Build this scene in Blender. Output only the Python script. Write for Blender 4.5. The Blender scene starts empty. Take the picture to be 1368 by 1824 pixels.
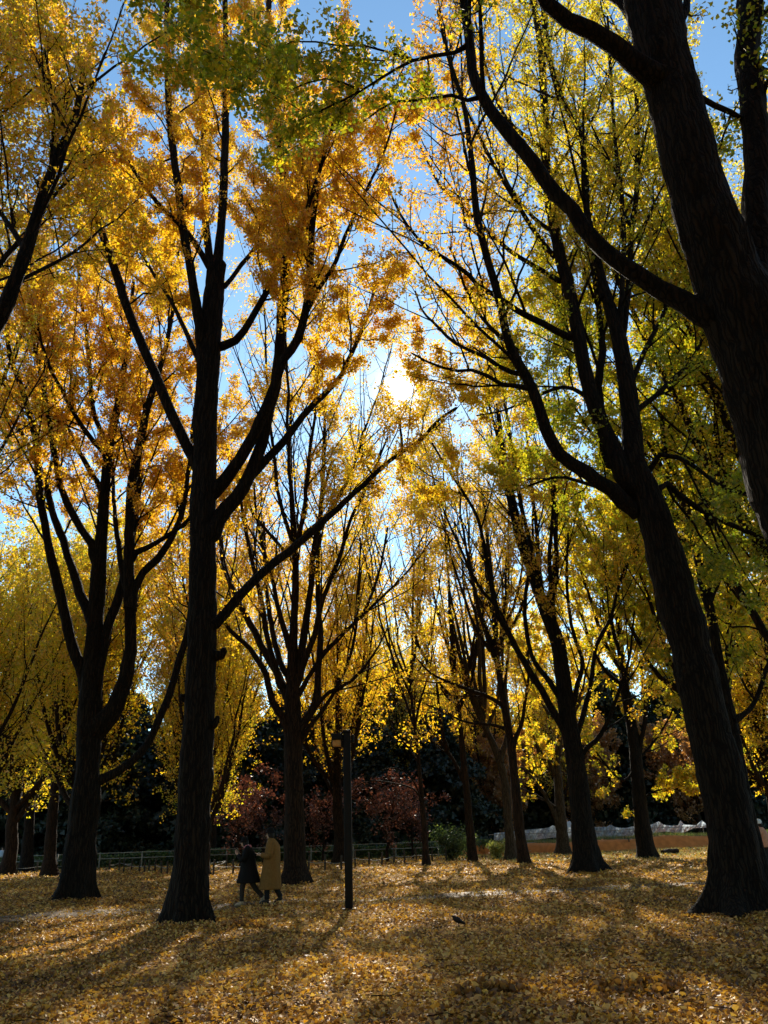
import bpy, math, random
import numpy as np
from mathutils import Vector

random.seed(7)
SC = bpy.context.scene
COL = SC.collection
R = math.radians

# ------------------------------------------------------------------ camera, sky, sun
CAM = np.array([0.0, 0.0, 1.5])
FPX, CU, CV, PW, PH = 1370.0, 684.0, 912.0, 1368.0, 1824.0     # focal length and centre in photograph pixels
PITCH, ROLL = math.atan(576 / 1370), R(2.0)
_f = np.array([0, math.cos(PITCH), math.sin(PITCH)])
_u0 = np.array([0, -math.sin(PITCH), math.cos(PITCH)])
_r0 = np.array([1.0, 0, 0])
_r = math.cos(ROLL) * _r0 - math.sin(ROLL) * _u0
_u = math.cos(ROLL) * _u0 + math.sin(ROLL) * _r0


def ray(u, v):
    return _f * FPX + _r * (u - CU) - _u * (v - CV)


def at_y(u, v, Y):
    d = ray(u, v)
    return CAM + d * (Y / d[1])


def gpt(u, v):
    d = ray(u, v)
    return CAM + d * (-CAM[2] / d[2])


def depth(p):
    return float(np.dot(np.asarray(p) - CAM, _f))


cd = bpy.data.cameras.new('camera')
cam = bpy.data.objects.new('camera', cd)
COL.objects.link(cam)
from mathutils import Matrix
mw = Matrix(((_r[0], _u[0], -_f[0], CAM[0]), (_r[1], _u[1], -_f[1], CAM[1]), (_r[2], _u[2], -_f[2], CAM[2]), (0, 0, 0, 1)))
cam.matrix_world = mw
cd.sensor_fit = 'VERTICAL'
cd.sensor_height = 24.0
cd.lens = 24.0 * FPX / PH
cd.clip_start, cd.clip_end = 0.1, 2000
SC.camera = cam

SUN = ray(716, 693)
SUN = SUN / np.linalg.norm(SUN)
SUN_EL = math.asin(SUN[2])
SUN_AZ = math.atan2(SUN[0], SUN[1])          # from +Y towards +X
w = bpy.data.worlds.new('World')
SC.world = w
w.use_nodes = True
nt = w.node_tree
nt.nodes.clear()
sky = nt.nodes.new('ShaderNodeTexSky')
sky.sky_type = 'NISHITA'
sky.sun_disc = False
sky.sun_elevation = SUN_EL
sky.sun_rotation = SUN_AZ
sky.air_density, sky.dust_density, sky.ozone_density = 1.0, 0.08, 1.4
bg = nt.nodes.new('ShaderNodeBackground')
bg.inputs['Strength'].default_value = 0.10
out = nt.nodes.new('ShaderNodeOutputWorld')
skc = nt.nodes.new('ShaderNodeMix')
skc.data_type, skc.blend_type = 'RGBA', 'MULTIPLY'
skc.inputs['Factor'].default_value = 1.0
skc.inputs[7].default_value = (0.84, 1.04, 1.04, 1)
nt.links.new(sky.outputs[0], skc.inputs[6])
nt.links.new(skc.outputs[2], bg.inputs['Color'])
# the sun's own disc and the bright air round it, part of the sky
tc = nt.nodes.new('ShaderNodeTexCoord')
dot = nt.nodes.new('ShaderNodeVectorMath')
dot.operation = 'DOT_PRODUCT'
dot.inputs[1].default_value = tuple(SUN)
nt.links.new(tc.outputs['Generated'], dot.inputs[0])
def wm(op, a, b=None):
    n_ = nt.nodes.new('ShaderNodeMath')
    n_.operation = op
    for i_, v_ in enumerate((a, b)):
        if v_ is None:
            continue
        if isinstance(v_, (int, float)):
            n_.inputs[i_].default_value = v_
        else:
            nt.links.new(v_, n_.inputs[i_])
    return n_.outputs[0]


ang_ = wm('ARCCOSINE', wm('MINIMUM', dot.outputs['Value'], 0.9999999))
mr = nt.nodes.new('ShaderNodeMapRange')
mr.interpolation_type = 'SMOOTHSTEP'
mr.inputs['From Min'].default_value = R(0.85)
mr.inputs['From Max'].default_value = R(0.5)
mr.inputs['To Min'].default_value = 0
mr.inputs['To Max'].default_value = 5
nt.links.new(ang_, mr.inputs['Value'])
halo = wm('ADD', wm('MULTIPLY', wm('POWER', 2.718, wm('DIVIDE', ang_, -R(0.8))), 1.3), wm('MULTIPLY', wm('POWER', 2.718, wm('DIVIDE', ang_, -R(3.5))), 0.15))
glow = wm('ADD', mr.outputs[0], halo)
bg2 = nt.nodes.new('ShaderNodeBackground')
bg2.inputs['Color'].default_value = (1, 0.93, 0.78, 1)
nt.links.new(glow, bg2.inputs['Strength'])
addw = nt.nodes.new('ShaderNodeAddShader')
nt.links.new(bg.outputs[0], addw.inputs[0])
nt.links.new(bg2.outputs[0], addw.inputs[1])
nt.links.new(addw.outputs[0], out.inputs['Surface'])

ld = bpy.data.lights.new('sun_lamp', 'SUN')
ld.energy = 5.0
ld.angle = R(0.5)
ld.color = (1.0, 0.90, 0.74)
sun = bpy.data.objects.new('sun_lamp', ld)
COL.objects.link(sun)
sun.rotation_mode = 'QUATERNION'
sun.rotation_quaternion = Vector(SUN).to_track_quat('Z', 'Y')
sun.location = (0, 0, 60)

SC.view_settings.view_transform = 'Standard'
SC.view_settings.look = 'None'
SC.view_settings.exposure = 1.08
SC.view_settings.gamma = 1
SC.view_settings.use_curve_mapping = False
SC.render.engine = 'CYCLES'
cy = SC.cycles
cy.max_bounces, cy.diffuse_bounces, cy.glossy_bounces = 8, 4, 1
cy.transmission_bounces, cy.transparent_max_bounces = 7, 4
cy.caustics_reflective = cy.caustics_refractive = False
cy.use_denoising = True


# ------------------------------------------------------------------ materials
def new_mat(name):
    m = bpy.data.materials.new(name)
    m.use_nodes = True
    t = m.node_tree
    t.nodes.clear()
    o = t.nodes.new('ShaderNodeOutputMaterial')
    return m, t, o


def N(t, kind, **kw):
    n = t.nodes.new(kind)
    for k, v in kw.items():
        if k in n.inputs.keys():
            n.inputs[k].default_value = v
        else:
            setattr(n, k, v)
    return n


def ramp(t, fac, stops):
    r = t.nodes.new('ShaderNodeValToRGB')
    e = r.color_ramp.elements
    while len(e) < len(stops):
        e.new(0.5)
    for i, (p, c) in enumerate(stops):
        e[i].position = p
        e[i].color = (*c, 1)
    t.links.new(fac, r.inputs[0])
    return r.outputs[0]


def simple(name, col, rough=0.8, var=0.25, scale=8.0, bump=0.0, metallic=0.0):
    m, t, o = new_mat(name)
    b = N(t, 'ShaderNodeBsdfPrincipled', Roughness=rough, Metallic=metallic)
    b.inputs['Specular IOR Level'].default_value = 0.2
    g = N(t, 'ShaderNodeTexCoord')
    n = N(t, 'ShaderNodeTexNoise', Scale=scale, Detail=5.0)
    t.links.new(g.outputs['Object'], n.inputs['Vector'])
    lo = tuple(c * (1 - var) for c in col)
    hi = tuple(min(1, c * (1 + var)) for c in col)
    t.links.new(ramp(t, n.outputs['Fac'], [(0.3, lo), (0.7, hi)]), b.inputs['Base Color'])
    if bump:
        bp = N(t, 'ShaderNodeBump', Strength=bump, Distance=0.02)
        t.links.new(n.outputs['Fac'], bp.inputs['Height'])
        t.links.new(bp.outputs[0], b.inputs['Normal'])
    t.links.new(b.outputs[0], o.inputs['Surface'])
    return m


def bark_mat(name, dark, light, moss=0.0):
    m, t, o = new_mat(name)
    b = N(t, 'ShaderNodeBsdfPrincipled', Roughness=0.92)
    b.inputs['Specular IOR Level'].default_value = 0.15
    g = N(t, 'ShaderNodeTexCoord')
    mp = N(t, 'ShaderNodeMapping')
    mp.inputs['Scale'].default_value = (1, 1, 0.07)
    t.links.new(g.outputs['Object'], mp.inputs['Vector'])
    n1 = N(t, 'ShaderNodeTexNoise', Scale=16.0, Detail=7.0, Roughness=0.65, Distortion=0.6)
    t.links.new(mp.outputs[0], n1.inputs['Vector'])
    v1 = N(t, 'ShaderNodeTexVoronoi', Scale=17.0, feature='DISTANCE_TO_EDGE')
    nd = N(t, 'ShaderNodeTexNoise', Scale=5.0, Detail=4.0)
    t.links.new(g.outputs['Object'], nd.inputs['Vector'])
    vm = N(t, 'ShaderNodeVectorMath', operation='MULTIPLY_ADD')
    vm.inputs[1].default_value = (0.10, 0.10, 0.02)
    t.links.new(nd.outputs['Color'], vm.inputs[0])
    t.links.new(mp.outputs[0], vm.inputs[2])
    t.links.new(vm.outputs[0], v1.inputs['Vector'])
    mul = N(t, 'ShaderNodeMath', operation='MULTIPLY')
    mr_ = N(t, 'ShaderNodeMapRange')
    mr_.inputs['From Max'].default_value = 0.25
    t.links.new(v1.outputs['Distance'], mr_.inputs['Value'])
    t.links.new(mr_.outputs[0], mul.inputs[0])
    t.links.new(n1.outputs['Fac'], mul.inputs[1])
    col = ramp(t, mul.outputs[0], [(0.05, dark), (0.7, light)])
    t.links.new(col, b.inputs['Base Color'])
    bp = N(t, 'ShaderNodeBump', Strength=0.8, Distance=0.05)
    t.links.new(mul.outputs[0], bp.inputs['Height'])
    t.links.new(bp.outputs[0], b.inputs['Normal'])
    t.links.new(b.outputs[0], o.inputs['Surface'])
    return m


def leaf_mat(name, stops, trans=0.65, rough=0.45, spec=0.035):
    m, t, o = new_mat(name)
    a = N(t, 'ShaderNodeAttribute', attribute_name='tint')
    col = ramp(t, a.outputs['Fac'], stops)
    d = N(t, 'ShaderNodeBsdfDiffuse')
    tr = N(t, 'ShaderNodeBsdfTranslucent')
    mx = N(t, 'ShaderNodeMixShader', Fac=trans)
    hs = N(t, 'ShaderNodeHueSaturation', Saturation=0.85, Value=0.8)
    t.links.new(col, hs.inputs['Color'])
    t.links.new(hs.outputs[0], d.inputs['Color'])
    t.links.new(col, tr.inputs['Color'])
    t.links.new(d.outputs[0], mx.inputs[1])
    t.links.new(tr.outputs[0], mx.inputs[2])
    g = N(t, 'ShaderNodeBsdfGlossy', Roughness=rough)
    g.inputs['Color'].default_value = (1, 1, 1, 1)
    m2 = N(t, 'ShaderNodeMixShader', Fac=spec)
    t.links.new(mx.outputs[0], m2.inputs[1])
    t.links.new(g.outputs[0], m2.inputs[2])
    t.links.new(m2.outputs[0], o.inputs['Surface'])
    return m


GINKGO = [(0.0, (0.13, 0.22, 0.012)), (0.3, (0.36, 0.42, 0.015)), (0.58, (0.80, 0.58, 0.016)), (0.82, (0.86, 0.46, 0.016)), (1.0, (0.52, 0.22, 0.02))]
M_LEAF = leaf_mat('ginkgo_leaf', GINKGO, 0.7)
M_RED = leaf_mat('red_leaf', [(0, (0.035, 0.012, 0.009)), (0.5, (0.11, 0.030, 0.020)), (1, (0.36, 0.12, 0.055))], 0.3)
M_BROWN = leaf_mat('brown_leaf', [(0, (0.22, 0.12, 0.03)), (0.5, (0.45, 0.20, 0.04)), (1, (0.60, 0.32, 0.05))], 0.55)
M_EVER = leaf_mat('evergreen_needle', [(0, (0.008, 0.016, 0.008)), (0.6, (0.019, 0.034, 0.015)), (1, (0.045, 0.062, 0.018))], 0.15, 0.5, 0.03)
M_SHRUB = leaf_mat('shrub_leaf', [(0, (0.03, 0.06, 0.015)), (0.5, (0.12, 0.17, 0.03)), (1, (0.40, 0.42, 0.08))], 0.45)
M_GRASS = leaf_mat('grass_blade', [(0, (0.06, 0.10, 0.02)), (0.5, (0.22, 0.24, 0.05)), (1, (0.50, 0.45, 0.14))], 0.5)
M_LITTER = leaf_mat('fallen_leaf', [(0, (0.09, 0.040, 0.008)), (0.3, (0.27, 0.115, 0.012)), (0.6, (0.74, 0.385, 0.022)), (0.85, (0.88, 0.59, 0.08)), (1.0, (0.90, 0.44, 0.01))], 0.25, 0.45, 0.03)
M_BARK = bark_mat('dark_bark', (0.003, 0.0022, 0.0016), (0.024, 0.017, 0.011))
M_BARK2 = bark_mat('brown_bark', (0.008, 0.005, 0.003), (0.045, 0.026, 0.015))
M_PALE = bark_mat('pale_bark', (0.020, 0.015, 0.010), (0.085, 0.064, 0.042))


# ------------------------------------------------------------------ mesh helpers
def mesh_np(name, verts, faces, mat, parent=None, smooth=False, tint=None):
    """one object from numpy arrays; faces is one (F,k) array or a list of them"""
    if not isinstance(faces, list):
        faces = [faces]
    faces = [np.asarray(f, dtype=np.int32) for f in faces if len(f)]
    me = bpy.data.meshes.new(name)
    verts = np.asarray(verts, dtype=np.float32)
    me.vertices.add(len(verts))
    me.vertices.foreach_set('co', verts.ravel())
    loops = np.concatenate([f.ravel() for f in faces])
    tot = np.concatenate([np.full(len(f), f.shape[1], np.int32) for f in faces])
    start = np.concatenate([[0], np.cumsum(tot)[:-1]]).astype(np.int32)
    me.loops.add(len(loops))
    me.loops.foreach_set('vertex_index', loops)
    me.polygons.add(len(tot))
    me.polygons.foreach_set('loop_start', start)
    me.polygons.foreach_set('loop_total', tot)
    if smooth:
        me.polygons.foreach_set('use_smooth', np.ones(len(tot), bool))
    me.update(calc_edges=True)
    if tint is not None:
        at = me.attributes.new('tint', 'FLOAT', 'FACE')
        at.data.foreach_set('value', np.asarray(tint, np.float32))
    me.validate()
    me.materials.append(mat)
    o = bpy.data.objects.new(name, me)
    COL.objects.link(o)
    if parent is not None:
        o.parent = parent
        o.matrix_parent_inverse = parent.matrix_basis.inverted()
    return o


def empty(name, loc, label, cat, group=None, rz=0.0):
    e = bpy.data.objects.new(name, None)
    COL.objects.link(e)
    e.location = tuple(float(c) for c in loc)
    e.rotation_euler = (0, 0, rz)
    e.empty_display_size = 0.2
    e['label'], e['category'] = label, cat
    if group:
        e['group'] = group
    return e


def tag(o, label, cat, group=None):
    o['label'], o['category'] = label, cat
    if group:
        o['group'] = group
    return o


def unit(a):
    return a / np.maximum(np.linalg.norm(a, axis=-1, keepdims=True), 1e-9)


def tubes(paths, radii, S, caps=True, ridge=None):
    """paths (N,K,3), radii (N,K) -> verts, [quads, tris]"""
    n, k, _ = paths.shape
    T = np.empty_like(paths)
    T[:, 1:-1] = paths[:, 2:] - paths[:, :-2]
    T[:, 0] = paths[:, 1] - paths[:, 0]
    T[:, -1] = paths[:, -1] - paths[:, -2]
    T = unit(T)
    mean = unit(paths[:, -1] - paths[:, 0])
    ref = np.where(np.abs(mean[:, 2:3]) > 0.8, np.array([[1.0, 0.13, 0]]), np.array([[0.11, 0.07, 1.0]]))
    B1 = unit(np.cross(T, np.broadcast_to(ref[:, None, :], T.shape)))
    B2 = np.cross(T, B1)
    a = np.linspace(0, 2 * np.pi, S, endpoint=False)
    rr = radii[:, :, None] * np.ones(S)
    if ridge is not None:
        rr = rr * ridge
    V = paths[:, :, None, :] + rr[..., None] * (np.cos(a)[None, None, :, None] * B1[:, :, None, :] + np.sin(a)[None, None, :, None] * B2[:, :, None, :])
    idx = np.arange(n * k * S).reshape(n, k, S)
    nx = np.roll(idx, -1, axis=2)
    q = np.stack([idx[:, :-1], nx[:, :-1], nx[:, 1:], idx[:, 1:]], -1).reshape(-1, 4)
    return V.reshape(-1, 3), q


def resample(pts, n):
    """Catmull-Rom through pts, n points evenly spaced"""
    P = np.asarray(pts, float)
    if len(P) == 2:
        t = np.linspace(0, 1, n)[:, None]
        return P[0] * (1 - t) + P[1] * t
    Q = np.vstack([2 * P[0] - P[1], P, 2 * P[-1] - P[-2]])
    res = []
    for i in range(1, len(Q) - 2):
        t = np.linspace(0, 1, 12, endpoint=False)[:, None]
        p0, p1, p2, p3 = Q[i - 1], Q[i], Q[i + 1], Q[i + 2]
        res.append(0.5 * (2 * p1 + (p2 - p0) * t + (2 * p0 - 5 * p1 + 4 * p2 - p3) * t ** 2 + (3 * p1 - p0 - 3 * p2 + p3) * t ** 3))
    res.append(P[-1:])
    D = np.vstack(res)
    s = np.concatenate([[0], np.cumsum(np.linalg.norm(np.diff(D[:, :3], axis=0), axis=1))])
    x = np.linspace(0, s[-1], n)
    return np.stack([np.interp(x, s, D[:, j]) for j in range(D.shape[1])], 1)


def leaf_mesh(name, pos, size, tint, mat, parent, rng, kind='tri', down=0.5, flat=None):
    """fan-shaped leaves hung at pos"""
    n = len(pos)
    a = rng.normal(size=(n, 3))
    a[:, 2] -= down
    a = unit(a)
    b = unit(np.cross(a, rng.normal(size=(n, 3))))
    c = np.cross(a, b)
    s = size * rng.uniform(0.7, 1.25, n)[:, None]
    if kind == 'tri':
        V = np.stack([pos, pos + a * s + b * s * 0.6, pos + a * s - b * s * 0.6], 1).reshape(-1, 3)
        F = np.arange(3 * n).reshape(n, 3)
        return mesh_np(name, V, F, mat, parent, tint=tint)
    # a folded fan of four outer points
    f = rng.uniform(-0.25, 0.25, n)[:, None]
    V = np.stack([pos, pos + a * s * 0.75 + b * s * 0.62 + c * s * f, pos + a * s * 0.98 + b * s * 0.2 + c * s * 0.12,
                  pos + a * s * 0.98 - b * s * 0.24 + c * s * 0.1, pos + a * s * 0.72 - b * s * 0.62 + c * s * f], 1).reshape(-1, 3)
    i = np.arange(n)[:, None] * 5
    F = np.concatenate([i + np.array([[0, 1, 2]]), i + np.array([[0, 2, 3]]), i + np.array([[0, 3, 4]])])
    return mesh_np(name, V, F, mat, parent, tint=np.tile(tint, 3))


# ------------------------------------------------------------------ ground
ROOTS = [(*gpt(u_, v_)[:2], h_) for u_, v_, h_ in ((335, 1652, 0.13), (130, 1608, 0.15), (525, 1578, 0.10), (1318, 1632, 0.14), (1047, 1553, 0.10))]


def gz(x, y):
    x, y = np.asarray(x, float), np.asarray(y, float)
    z = 0.045 * np.sin(x * 0.55 + 1.3) * np.sin(y * 0.43 + 0.4) + 0.03 * np.sin(x * 1.1 + y * 0.8) + 0.02 * np.sin(1.7 * y - 0.9 * x + 2)
    fade = np.clip((70 - y) / 30, 0, 1)
    z = z * fade
    for bx, by, bh in ROOTS:       # leaves and soil heaped against the big trunks
        z = z + bh * np.exp(-((x - bx) ** 2 + (y - by) ** 2) / 1.3)
    return z


def build_ground():
    xs = np.unique(np.concatenate([np.arange(-30, 30.01, 0.4), np.linspace(-400, -30, 20), np.linspace(30, 400, 20)]))
    ys = np.unique(np.concatenate([np.linspace(-120, 2, 10), np.arange(2, 46, 0.35), np.linspace(46, 75, 25), np.linspace(75, 600, 16)]))
    X, Y = np.meshgrid(xs, ys)
    V = np.stack([X, Y, gz(X, Y)], -1).reshape(-1, 3)
    nx, ny = len(xs), len(ys)
    i = np.arange(nx * ny).reshape(ny, nx)
    F = np.stack([i[:-1, :-1], i[:-1, 1:], i[1:, 1:], i[1:, :-1]], -1).reshape(-1, 4)
    m, t, o = new_mat('leaf_litter_ground')
    b = N(t, 'ShaderNodeBsdfPrincipled', Roughness=0.9)
    b.inputs['Specular IOR Level'].default_value = 0.06
    g = N(t, 'ShaderNodeTexCoord')
    v1 = N(t, 'ShaderNodeTexVoronoi', Scale=15.0)
    t.links.new(g.outputs['Object'], v1.inputs['Vector'])
    n1 = N(t, 'ShaderNodeTexNoise', Scale=0.8, Detail=6.0)
    t.links.new(g.outputs['Object'], n1.inputs['Vector'])
    sep = N(t, 'ShaderNodeSeparateColor')
    t.links.new(v1.outputs['Color'], sep.inputs[0])
    mx = N(t, 'ShaderNodeMath', operation='MULTIPLY_ADD')
    mx.inputs[1].default_value = 0.6
    t.links.new(sep.outputs[0], mx.inputs[0])
    mm = N(t, 'ShaderNodeMath', operation='MULTIPLY')
    mm.inputs[1].default_value = 0.55
    t.links.new(n1.outputs['Fac'], mm.inputs[0])
    t.links.new(mm.outputs[0], mx.inputs[2])
    col = ramp(t, mx.outputs[0], [(0.1, (0.045, 0.022, 0.008)), (0.45, (0.13, 0.062, 0.014)), (0.7, (0.36, 0.19, 0.03)), (0.95, (0.60, 0.38, 0.07))])
    t.links.new(col, b.inputs['Base Color'])
    bp = N(t, 'ShaderNodeBump', Strength=0.8, Distance=0.05)
    t.links.new(sep.outputs[1], bp.inputs['Height'])
    t.links.new(bp.outputs[0], b.inputs['Normal'])
    t.links.new(b.outputs[0], o.inputs['Surface'])
    o_ = mesh_np('ground', V, F, m, smooth=True)
    o_['kind'] = 'structure'


build_ground()

PATH_PX = [(-160, 1652), (0, 1638), (160, 1628), (320, 1620), (480, 1610), (622, 1602), (780, 1596), (940, 1590), (1100, 1583), (1280, 1576), (1500, 1566)]
PATH_C = np.array([gpt(u, v) for u, v in PATH_PX])


def build_path():
    c = resample(PATH_C[:, :2], 120)
    d = np.gradient(c, axis=0)
    nrm = unit(np.stack([-d[:, 1], d[:, 0]], 1))
    rows = []
    rg = np.random.default_rng(3)
    wob = np.convolve(rg.normal(0, 0.25, 140), np.ones(12) / 12, 'same')[:120]
    for k in np.linspace(-1, 1, 9):
        p = c + nrm * (0.75 + wob)[:, None] * k
        rows.append(np.column_stack([p, gz(p[:, 0], p[:, 1]) + 0.012 - 0.006 * k * k]))
    V = np.stack(rows, 1).reshape(-1, 3)
    i = np.arange(len(V)).reshape(120, 9)
    F = np.stack([i[:-1, :-1], i[1:, :-1], i[1:, 1:], i[:-1, 1:]], -1).reshape(-1, 4)
    p = mesh_np('path', V, F, simple('trodden_earth', (0.12, 0.075, 0.035), 0.75, 0.3, 14, 0.4), smooth=True)
    p['kind'] = 'structure'


build_path()


def path_dist(P):
    c = resample(PATH_C[:, :2], 200)
    return np.min(np.linalg.norm(P[:, None, :2] - c[None], axis=2), axis=1)


def fallen_leaves():
    rng = np.random.default_rng(11)
    parts = []
    for (y0, y1, dens, size, kind) in [(6.6, 11, 1000, 0.045, 'fan'), (11, 18, 620, 0.047, 'tri'), (18, 28, 250, 0.058, 'tri'), (28, 42, 70, 0.085, 'tri'), (42, 59, 22, 0.12, 'tri')]:
        ym = y1
        hw = 0.56 * ym + 1.5
        n = int(dens * (y1 - y0) * 2 * hw)
        x = rng.uniform(-hw, hw, n)
        y = rng.uniform(y0, y1, n)
        keep = np.abs(x) < 0.54 * y + 1.5
        x, y = x[keep], y[keep]
        # bare and deep spots
        den = 0.5 + 0.5 * np.sin(x * 1.9 + 1.0 * np.sin(y * 1.3)) * np.sin(y * 1.6 + 0.7 * np.sin(x * 2.3))
        pd = path_dist(np.stack([x, y], 1)) if len(x) < 40000 else np.concatenate([path_dist(np.stack([x[i:i + 20000], y[i:i + 20000]], 1)) for i in range(0, len(x), 20000)])
        keep = (rng.random(len(x)) < 0.34 + 0.85 * den) & ((pd > 0.75) | (rng.random(len(x)) < 0.5))
        x, y = x[keep], y[keep]
        parts.append((x, y, size, kind))
    Vs, Fs, Ts, off = [], [], [], 0
    for x, y, size, kind in parts:
        n = len(x)
        pos = np.column_stack([x, y, gz(x, y) + 0.008 + rng.random(n) * 0.025])
        th = rng.uniform(0, 2 * np.pi, n)
        tilt = rng.normal(0, 0.5, n)
        roll = rng.normal(0, 0.5, n)
        a = np.stack([np.cos(th) * np.cos(tilt), np.sin(th) * np.cos(tilt), np.sin(tilt)], 1)
        h = np.stack([-np.sin(th), np.cos(th), np.zeros(n)], 1)
        c = np.cross(a, h)
        b = h * np.cos(roll)[:, None] + c * np.sin(roll)[:, None]
        c = np.cross(a, b)
        s = size * rng.uniform(0.45, 1.3, n)[:, None]
        pos = pos - a * s * 0.5
        pos[:, 2] += np.abs(a[:, 2]) * s[:, 0] * 0.4
        if kind == 'tri':
            V = np.stack([pos, pos + a * s + b * s * 0.62, pos + a * s - b * s * 0.62], 1).reshape(-1, 3)
            F = np.arange(3 * n).reshape(n, 3)
        else:
            f = rng.uniform(0.0, 0.32, n)[:, None]
            V = np.stack([pos, pos + a * s * 0.75 + b * s * 0.62 + c * s * f, pos + a * s * 0.98 + b * s * 0.2,
                          pos + a * s * 0.98 - b * s * 0.24, pos + a * s * 0.72 - b * s * 0.62 + c * s * f], 1).reshape(-1, 3)
            i = np.arange(n)[:, None] * 5
            F = np.concatenate([i + np.array([[0, 1, 2]]), i + np.array([[0, 2, 3]]), i + np.array([[0, 3, 4]])])
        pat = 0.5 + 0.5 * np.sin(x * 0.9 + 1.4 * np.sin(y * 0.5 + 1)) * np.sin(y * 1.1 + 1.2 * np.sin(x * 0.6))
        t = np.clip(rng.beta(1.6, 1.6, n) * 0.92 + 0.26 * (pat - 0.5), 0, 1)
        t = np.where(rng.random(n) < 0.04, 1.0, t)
        Ts.append(np.tile(t, 3) if kind != 'tri' else t)
        Vs.append(V)
        Fs.append(F + off)
        off += len(V)
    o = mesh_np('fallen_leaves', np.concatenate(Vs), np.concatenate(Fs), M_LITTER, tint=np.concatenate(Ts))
    o['kind'] = 'stuff'
    o['label'] = 'carpet of fallen yellow and brown ginkgo leaves'


fallen_leaves()


# ------------------------------------------------------------------ trees
GAP_PHASE = (3.4, 3.1)


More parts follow.
